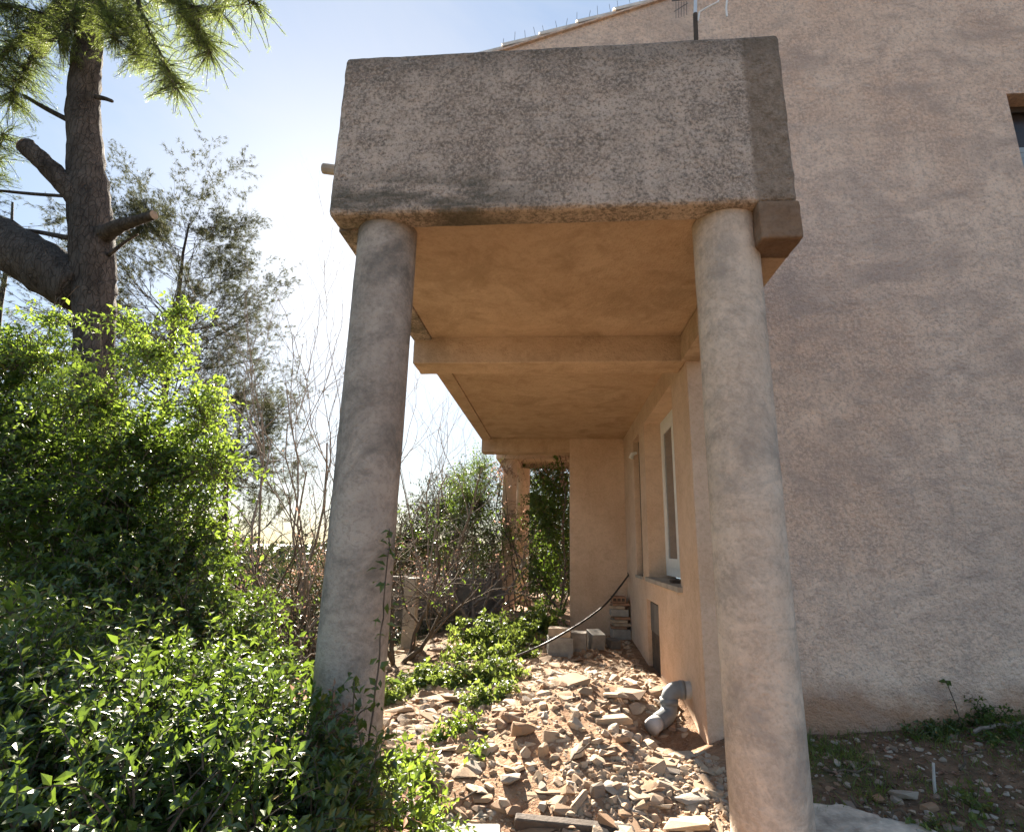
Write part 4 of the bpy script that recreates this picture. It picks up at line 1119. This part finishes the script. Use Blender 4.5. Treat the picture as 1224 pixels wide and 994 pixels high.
# ---- the leafy bushes on the left
def B(x, y, Y, rx, ry, rz): return (at(x, y, Y), (rx, ry, rz))
def gpt(x, y): return np.array([x, y, float(hz(x, y))])
shrub('shrub', 'tall leafy climber-covered bush in front of the pine trunk', 'bush', gpt(-3.4, 4.2),
      [B(20, 500, 4.3, .6, .5, .42), B(165, 520, 4.3, .5, .45, .42), B(30, 590, 4.1, .8, .6, .55), B(140, 600, 4.1, .7, .6, .55), B(225, 550, 4.3, .3, .35, .3), B(100, 670, 3.9, .8, .6, .45), B(-60, 480, 4.2, .7, .6, .7), B(205, 650, 4.1, .45, .45, .35), B(80, 540, 4.6, .6, .4, .5), B(15, 425, 4.3, .3, .3, .2)],
      1900, 0.064, 'leaf_bush', 0.48, 0.52, 11, 0.4, 0.5, 22, 0.02, None, 41, shell=1.0, tint=(0, .9))
shrub('climber', 'bright young leafy shoots arching over the top of the tall bush', 'climber', gpt(-3.2, 4.4),
      [B(40, 420, 4.2, .42, .3, .22), B(185, 415, 4.3, .36, .3, .26), B(240, 480, 4.2, .22, .25, .25), B(260, 550, 4.1, .15, .25, .22), B(110, 470, 3.9, .5, .2, .25), B(215, 365, 4.4, .12, .12, .16), B(150, 380, 4.4, .15, .15, .12), B(70, 375, 4.4, .2, .2, .08), B(250, 620, 4.0, .15, .2, .2)],
      430, 0.055, 'leaf_young', 0.46, 0.55, 11, 0.5, 0.6, 6, 0.01, None, 42, tint=(.3, 1), shell=0.9)
shrub('shrub', 'dense mid-height bush with small leaves beside the bare branches', 'bush', gpt(-2.4, 3.9),
      [B(190, 720, 3.6, .5, .4, .35), B(270, 750, 3.7, .35, .35, .32), B(110, 740, 3.4, .5, .4, .35), B(300, 820, 3.5, .3, .3, .3), B(225, 670, 3.9, .3, .3, .3)],
      900, 0.05, 'leaf', 0.52, 0.32, 9, 0.35, 0.6, 10, 0.012, None, 43, tint=(.3, 1), shell=0.7)
shrub('shrub', 'glossy foreground bush filling the lower left corner', 'bush', gpt(-1.7, 2.2),
      [B(60, 900, 2.0, .55, .4, .36), B(190, 900, 2.2, .5, .4, .34), B(300, 900, 2.4, .40, .35, .32), B(-40, 830, 2.2, .5, .4, .38), B(100, 830, 2.6, .6, .4, .3), B(230, 850, 2.8, .5, .4, .28), B(140, 985, 1.8, .6, .4, .3), B(300, 985, 2.0, .45, .3, .3), B(370, 940, 2.3, .25, .25, .3), B(395, 985, 2.1, .2, .2, .3)],
      2600, 0.047, 'leaf', 0.48, 0.30, 9, 0.3, 0.9, 14, 0.010, None, 44, shell=0.9, parts=260)
shrub('shrub', 'low leafy sprays between the left column and the kerb', 'bush', gpt(-0.70, 2.85),
      [B(475, 960, 2.75, .16, .14, .2), B(500, 985, 2.9, .18, .15, .14), B(465, 915, 2.9, .10, .1, .12)],
      110, 0.045, 'leaf_young', 0.55, 0.26, 7, 0.4, 0.8, 5, 0.006, None, 45, tint=(.3, 1), shell=.9)
# fern-like spray at the far left edge
shrub('shrub', 'pale drooping spray of pointed leaves at the left edge', 'bush', gpt(-2.75, 2.6),
      [B(5, 720, 2.5, .12, .12, .15), B(20, 770, 2.5, .15, .1, .1)], 22, 0.085, 'leaf_young', 0.34, 0.45, 9, 0.7, 0.9, 3, 0.006, None, 46, tint=(.5, 1))

# vine climbing the left column
def vine(label, pts, Y, seed, n_leaf, ll, mat='leaf', rad=0.005, cat='vine', name='vine', spread_=0.05):
    r = np.random.default_rng(seed); P = np.array([at(x, y, Yy) for (x, y), Yy in zip(pts, Y)])
    n_ = len(P); tt_ = np.linspace(0, n_-1, (n_-1)*8+1)
    Q_ = np.stack([np.interp(tt_, np.arange(n_), P[:, k]) for k in range(3)], -1)+r.normal(size=((n_-1)*8+1, 3))*0.006
    for _ in range(2): Q_[1:-1] = (Q_[:-2]+2*Q_[1:-1]+Q_[2:])/4
    root = thing(name, label, cat, Q_[0])
    MB().tube(Q_-Q_[0], np.linspace(rad, rad*0.5, len(Q_)), 5).build('stem', M['twig'], root, smooth=True)
    k = r.integers(0, len(Q_), n_leaf); D = r.normal(size=(n_leaf, 3)); L = ll*r.uniform(.6, 1.3, n_leaf)
    V, Fc = leaves_arrays(Q_[k]-Q_[0]+r.normal(size=(n_leaf, 3))*spread_*0.4, D, np.array([0, -.5, 1.])+r.normal(size=(n_leaf, 3))*.4, L, L*.55)
    MB().add(V, Fc, np.repeat(r.uniform(.2, 1, n_leaf), 5)).build('foliage', M[mat], root, kind='stuff')
    return root
vine('thin leafy vine creeping up the right edge of the left column', [(436, 1010), (440, 900), (452, 800), (458, 730), (464, 660), (466, 630)], [2.44, 2.46, 2.50, 2.52, 2.54, 2.56], 51, 60, 0.045)
vine('dark bare vine stem crossing the foot of the left column', [(375, 1000), (395, 930), (412, 880), (430, 850), (452, 842)], [2.36, 2.38, 2.42, 2.44, 2.46], 52, 40, 0.045)
vine('upright leafy shoot in front of the left column foot', [(405, 1005), (415, 930), (420, 870), (424, 815)], [2.30, 2.32, 2.33, 2.34], 53, 55, 0.045)

# ---- bare fig and thickets behind the left column
def bare_tree(label, foot_px, Y, stems, seed, length, rad, mat='fig_bark', depth=3, group=None, leaf=None, n_leaf=0, ll=0.05, kids=(3, 4), spread=0.5, up_=0.35, bend=0.35, name='bare_tree', cat='tree', lean=(0, 0), ang=0.7):
    r = np.random.default_rng(seed); f = at(*foot_px, Y); f[2] = float(hz(f[0], f[1]))-0.05
    root = thing(name, label, cat, f, 0, group); tips = []
    for k in range(stems):
        mb = MB(); az = k*6.28/stems+r.uniform(-.5, .5)
        d_ = np.array([math.cos(az)*spread+lean[0], math.sin(az)*spread+lean[1], 1.0])
        grow(r, mb, np.array([math.cos(az)*.08, math.sin(az)*.08, 0]), d_, length*r.uniform(.75, 1.15), rad*r.uniform(.7, 1.1), depth, tips, bend, up_, kids, ang, 0.6, 7, 0.25, 8)
        mb.build('stem', M[mat], root, smooth=True)
    if n_leaf:
        T = [tips[q] for q in r.integers(0, len(tips), n_leaf)]
        C = np.array([P_[r.integers(2, len(P_))] for P_, _ in T])+r.normal(size=(n_leaf, 3))*0.04; L = ll*r.uniform(.6, 1.3, n_leaf)
        V, Fc = leaves_arrays(C, r.normal(size=(n_leaf, 3)), np.array([0, 0, 1.])+r.normal(size=(n_leaf, 3))*.5, L, L*.55)
        MB().add(V, Fc, np.repeat(r.uniform(0, 1, n_leaf), 5)).build('foliage', M[leaf], root, kind='stuff')
    return root
bare_tree('tall bare fig tree with thin upward twigs left of the column', (380, 760), 8.2, 8, 61, 3.9, 0.026, depth=3, spread=0.5, up_=0.5, bend=0.45, lean=(-.12, 0), kids=(4, 5), ang=0.75)
bare_tree('bare fig tree with arching twigs seen right of the left column', (520, 760), 10.5, 5, 62, 3.1, 0.024, depth=3, spread=0.5, up_=0.5, bend=0.45, lean=(-.1, 0), kids=(2, 4))
bare_tree('grey many-stemmed bare shrub in front of the dark wall', (570, 735), 9.4, 6, 63, 1.15, 0.035, depth=3, spread=0.7, up_=0.1, cat='shrub', name='bare_shrub', leaf='leaf_dry', n_leaf=500, ll=0.04)
bare_tree('brown tangled bare shrub with thick leaning limbs beside the column', (365, 800), 6.6, 6, 64, 1.5, 0.05, 'twig', 3, spread=0.9, up_=0.05, bend=0.5, cat='shrub', name='bare_shrub', leaf='leaf_dry', n_leaf=500, ll=0.035)
bare_tree('low bare brushwood on the slope below the tall bush', (300, 800), 6.0, 7, 65, 1.2, 0.03, 'fig_bark', 3, spread=1.0, up_=0.1, bend=0.5, cat='shrub', name='bare_shrub', leaf='leaf', n_leaf=700, ll=0.05)
bare_tree('bare brown thicket in front of the gate post', (475, 800), 7.0, 6, 66, 1.3, 0.03, 'twig', 3, spread=0.9, up_=0.1, bend=0.5, cat='shrub', name='bare_shrub', leaf='leaf', n_leaf=350, ll=0.045)
bare_tree('feathery bare sapling between bush and far pine', (235, 720), 9.5, 4, 67, 2.2, 0.035, 'twig', 3, spread=0.4, up_=0.2, leaf='leaf_dry', n_leaf=300, ll=0.04)

# background shrubs that close the view under the porch
def BB(x, y, z, rx, ry, rz): return (np.array([x, y, z+EYE]), (rx, ry, rz))
shrub('shrub', 'grey-green feathery bush above the dark garden wall', 'bush', gpt(-2.3, 11.6),
      [B(560, 590, 11.5, .55, .6, .7), B(540, 640, 11.5, .8, .6, .6), B(590, 640, 11.3, .6, .5, .6), B(575, 560, 11.6, .35, .4, .5)],
      700, 0.06, 'leaf_bush', 0.35, 0.5, 9, 0.15, 0.9, 8, 0.02, None, 71, shell=.9, tint=(0, .8))
shrub('hedge', 'brown dry hedge behind the dark wall with pale twigs', 'hedge', gpt(-3.4, 12.5),
      [B(500, 680, 12.5, .9, .6, .6), B(440, 680, 12.5, .9, .6, .6), B(390, 690, 12, .9, .6, .5), B(340, 730, 11.5, .9, .6, .5), B(290, 760, 11, .9, .6, .5)],
      900, 0.055, 'leaf_dry', 0.45, 0.5, 8, 0.2, 0.6, 14, 0.02, None, 72, shell=.8)
shrub('hedge', 'dark leafy undergrowth at the foot of the dark wall', 'hedge', gpt(-2.6, 9.4),
      [B(520, 760, 9.4, .7, .4, .35), B(440, 790, 8.6, .9, .5, .45), B(360, 830, 7.6, .9, .5, .5), B(300, 860, 5.5, .6, .4, .4)],
      800, 0.055, 'leaf_dark', 0.5, 0.4, 8, 0.2, 0.6, 8, 0.015, None, 73, shell=.9, tint=(0, .6))
shrub('vine', 'dense green creeper hanging beside the return wall', 'vine', gpt(-0.15, 11.0),
      [B(655, 620, 10.8, .45, .5, .8), B(650, 690, 10.6, .5, .4, .45), B(668, 570, 10.6, .3, .3, .5), B(640, 600, 14.5, .8, .4, 1.4), B(690, 640, 14.5, 1.2, .4, 1.6)],
      1100, 0.075, 'leaf_bush', 0.62, 0.5, 8, 0.5, 0.2, 8, 0.02, None, 74, shell=.9, tint=(0.1, 1))
shrub('vine', 'dry pinkish creeper hanging over the far columns', 'vine', gpt(-0.75, 11.7),
      [B(600, 560, 11.6, .35, .3, .22), B(650, 555, 11.4, .7, .3, .2), B(612, 610, 11.6, .3, .2, .4), B(680, 560, 11, .2, .2, .6)],
      110, 0.05, 'leaf_dry', 0.6, 0.4, 7, 0.6, -0.1, 6, 0.015, None, 75, shell=.9)
vine('brown creeper stem sweeping across the far columns to the wall', [(672, 735), (640, 690), (610, 650), (592, 610), (600, 570)], [9.6, 10.6, 11.3, 11.6, 11.6], 54, 60, 0.07, 'leaf_young', 0.022)
vine('dark creeper stem hanging down beside the return wall edge', [(668, 735), (676, 690), (673, 640), (676, 590), (670, 545)], [9.3, 9.4, 9.4, 9.3, 9.2], 55, 90, 0.06, 'leaf_dry', 0.02)

shrub('hedge', 'dark dense thicket seen left of the left column', 'hedge', gpt(-4.6, 9.5),
      [B(400, 690, 9.0, .5, .5, .45), B(360, 720, 9.0, .7, .5, .45), B(320, 760, 8.5, .8, .5, .5), B(400, 760, 8.2, .7, .5, .5), B(270, 770, 8.0, .8, .5, .45), B(340, 830, 7.0, .8, .5, .5)],
      1300, 0.06, 'leaf_dark', 0.45, 0.5, 8, 0.2, 0.6, 22, 0.025, None, 76, shell=1.0, tint=(0, .5))
shrub('hedge', 'dark evergreen bush rising over the garden wall under the porch', 'hedge', gpt(-2.6, 12.6),
      [B(490, 640, 12.6, .8, .5, .75), B(530, 610, 12.8, .8, .5, .9), B(570, 600, 12.8, .8, .5, 1.1), B(480, 700, 12.0, .8, .5, .6), B(590, 680, 12.2, .7, .4, .7)],
      2500, 0.065, 'leaf_dark', 0.42, 0.5, 8, 0.2, 0.7, 16, 0.025, None, 77, shell=1.0, tint=(0, .6))
bare_tree('pale tangled brushwood over the dark garden wall', (545, 740), 9.8, 8, 68, 1.25, 0.028, 'fig_bark', 3, spread=1.0, up_=0.05, bend=0.6, cat='shrub', name='bare_shrub', kids=(3, 4))
bare_tree('dense grey brushwood between thicket and left column', (390, 790), 7.4, 8, 69, 1.5, 0.03, 'twig', 3, spread=0.9, up_=0.1, bend=0.6, cat='shrub', name='bare_shrub', kids=(3, 4), leaf='leaf_dry', n_leaf=600, ll=0.035)

shrub('hedge', 'dark overgrown evergreens closing the far opening behind the portico', 'hedge', gpt(0.2, 16.0),
      [B(640, 640, 15.5, 1.0, .5, 1.6), B(690, 640, 15.5, 1.2, .5, 1.8), B(650, 570, 15.5, 1.2, .5, .9), B(610, 690, 15.0, 1.0, .5, .9)],
      1700, 0.09, 'leaf_dark', 0.5, 0.6, 8, 0.2, 0.5, 10, 0.03, None, 78, shell=1.0, tint=(0, .6))
shrub('sapling', 'sparse upright shoots sticking out above the foreground bush', 'shoots', gpt(-1.9, 2.6),
      [B(110, 790, 2.6, .6, .3, .12), B(260, 800, 2.8, .45, .3, .12), B(350, 860, 2.6, .2, .2, .15), B(30, 770, 2.4, .4, .3, .1)],
      46, 0.05, 'leaf_young', 0.45, 0.5, 11, 0.15, 2.2, 0, 0.006, None, 79, tint=(.3, 1), shell=.9, outward=.3)
shrub('bramble', 'tangle of dry stems and dead leaves in front of the left column foot', 'bramble', gpt(-0.95, 2.35),
      [B(370, 900, 2.35, .2, .15, .2), B(400, 960, 2.25, .2, .12, .2), B(340, 960, 2.2, .2, .15, .2)],
      70, 0.035, 'leaf_dry', 0.5, 0.45, 9, 0.3, 0.8, 12, 0.006, None, 80, shell=1.0)
# fallen leaves and dry grass on the soil below the gable wall
r = np.random.default_rng(95); nL = 1500
lx = r.uniform(1.1, 4.2, nL); ly = r.uniform(2.9, 4.3, nL); lz = hz(lx, ly)+0.006
L = r.uniform(0.012, 0.05, nL); D = r.normal(size=(nL, 3))*np.array([1, 1, .15])
V, Fc = leaves_arrays(np.stack([lx, ly, lz], -1), D, np.array([0, 0, 1.])+r.normal(size=(nL, 3))*.3, L, L*.55)
o = MB().add(V, Fc, np.repeat(r.uniform(0, .7, nL), 5)).build('leaf_litter', M['leaf_dry'], kind='stuff')
tag(o, 'brown fallen leaves strewn on the soil below the gable wall', 'leaf litter')
nG = 5600; cl = np.stack([r.uniform(1.2, 4.0, 120), r.uniform(3.2, 4.28, 120)], -1); k = r.integers(0, 120, nG)
g_ = cl[k]+r.normal(size=(nG, 2))*0.06; gz_ = hz(g_[:, 0], g_[:, 1]); ok = g_[:, 1] < 4.31; g_, gz_ = g_[ok], gz_[ok]; nG = len(g_)
P_ = np.stack([g_[:, 0], g_[:, 1], gz_-0.005], -1); D = np.array([0, 0, .8])+r.normal(size=(nG, 3))*.55; L = r.uniform(.03, .09, nG)
V, Fc = leaves_arrays(P_, D, r.normal(size=(nG, 3)), L, 0.005)
o = MB().add(V, Fc, np.repeat(r.uniform(0, .95, nG), 5)).build('grass', M['leaf_weed'], kind='stuff')
tag(o, 'short thin grass tufts on the soil below the gable wall', 'grass')

# woods far down the hillside, one dark mass
r = np.random.default_rng(88); nW = 5200
wy = r.uniform(28, 150, nW); wx = -wy*r.uniform(-0.15, 1.15, nW)-2
hgt = r.uniform(2.5, 5.5, nW)
ptop = 0.5-wy*0.022-np.abs(r.normal(size=nW))*wy*0.02            # crowns stay below eye level, lower farther off
wz = EYE+ptop-r.uniform(0, 1, nW)**2*4
C_ = np.stack([wx, wy, wz], -1)
per = 14
Cc = np.repeat(C_, per, 0)+r.normal(size=(nW*per, 3))*np.array([0.9, 0.9, 0.6])*np.repeat(0.5+wy*0.008, per)[:, None]
Ls = np.repeat(0.25+wy*0.006, per)*r.uniform(.6, 1.4, nW*per)
V, Fc = leaves_arrays(Cc, r.normal(size=Cc.shape), r.normal(size=Cc.shape), Ls, Ls*0.6)
o = MB().add(V, Fc, np.repeat(r.uniform(0, .7, nW*per), 5)).build('woodland', M['leaf_dark'], kind='stuff')
tag(o, 'dark woods covering the hillside far below the house', 'woods')

# weeds on the rubble slope
def weed(label, px, n, ll, seed, mat='leaf_weed', h=0.16, grp='weed clumps on the slope', br=0.17):
    r = np.random.default_rng(seed); pts = [on_ground(x, y) for x, y in px]
    bl = [(p_+np.array([0, 0, h*0.35]), (rx, ry, h)) for p_, (rx, ry) in zip(pts, [(br, br*0.9)]*len(pts))]
    return shrub('weed_clump', label, 'weeds', pts[0], bl, n, ll, mat, 0.72, 0.20, 6, 0.35, 0.9, 0, 0.004, grp, seed, tint=(.1, 1), shell=.9, twig='stem', spread=1.1)
weed('big leafy weed bank below the far columns', [(640, 752), (610, 758), (585, 765), (655, 745), (625, 770), (560, 770), (600, 775)], 520, 0.07, 81, h=0.24, br=0.26)
weed('weed clump trailing along the foot of the upper bank', [(570, 790), (600, 788), (545, 790), (625, 785)], 150, 0.06, 82, h=0.16)
weed('leafy weed clump in the middle of the rubble slope', [(565, 820), (590, 818), (540, 822), (605, 812)], 260, 0.055, 83, h=0.15)
weed('weed patch low at the left beside the column', [(475, 830), (500, 822), (465, 838), (515, 815)], 210, 0.055, 84, h=0.12, br=0.2)
weed('small weed patch in front of the middle clump', [(575, 838), (600, 834), (560, 845)], 90, 0.045, 85, h=0.09, br=.12)
weed('thin trailing weeds over the stones left of the dark boulder', [(545, 875), (530, 885), (560, 868)], 55, 0.045, 86, 'leaf_young', 0.07, br=.11)
weed('tiny weed sprout left below the dark boulder', [(578, 895), (572, 905)], 16, 0.04, 87, 'leaf_young', 0.05)
weed('leafy weeds spilling over the stones right of the left column foot', [(490, 920), (475, 935), (505, 940), (480, 965), (500, 975)], 110, 0.05, 88, 'leaf_young', 0.10, br=.12)
weed('dark bushy weed growing against the foot of the gable wall', [(1168, 862), (1182, 864)], 110, 0.026, 89, 'leaf_bush', 0.12, 'weeds below the gable wall', br=0.13)
weed('thin grassy weeds on the soil at the right edge', [(1205, 880), (1190, 888), (1222, 876)], 60, 0.03, 90, 'leaf_bush', 0.06, 'weeds below the gable wall', br=0.13)
weed('low mossy weeds along the wall left of the bushy weed', [(1120, 876), (1140, 872), (1105, 880)], 110, 0.03, 91, 'leaf', 0.04, 'weeds below the gable wall', br=0.13)
weed('pale weed sprout beside the red soil at lower right', [(1165, 965), (1170, 985)], 18, 0.04, 92, 'leaf_weed', 0.05, 'weeds below the gable wall', br=0.13)
weed('green weeds in front of the broken slab at lower right', [(1105, 985), (1095, 992)], 26, 0.026, 93, 'leaf_weed', 0.03, 'weeds below the gable wall', br=0.13)
p_ = on_ground(1142, 868)
pw = at(1128, 812, YG-0.04)
rt_ = thing('seedling', 'spindly seedling against the gable wall left of the bushy weed', 'plant', (pw[0], YG-0.06, p_[2]))
hh = pw[2]-p_[2]
MB().tube([(0.06, 0, 0), (0.04, 0, hh*.5), (0.0, 0.0, hh)], 0.004, 4).build('stem', M['twig'], rt_)
r = np.random.default_rng(5); V, Fc = leaves_arrays(np.array([[0.03, 0, hh*.4], [0.04, 0, hh*.55], [0.01, 0, hh*.85], [0, 0, hh], [0.01, 0, hh*.95]]), r.normal(size=(5, 3)), np.array([[0, -1, .5]]*5), 0.06, 0.04)
for k in range(5):
    MB().add(V[k*5:k*5+5], Fc[:4], 0.5).build('leaf', M['leaf'], rt_)
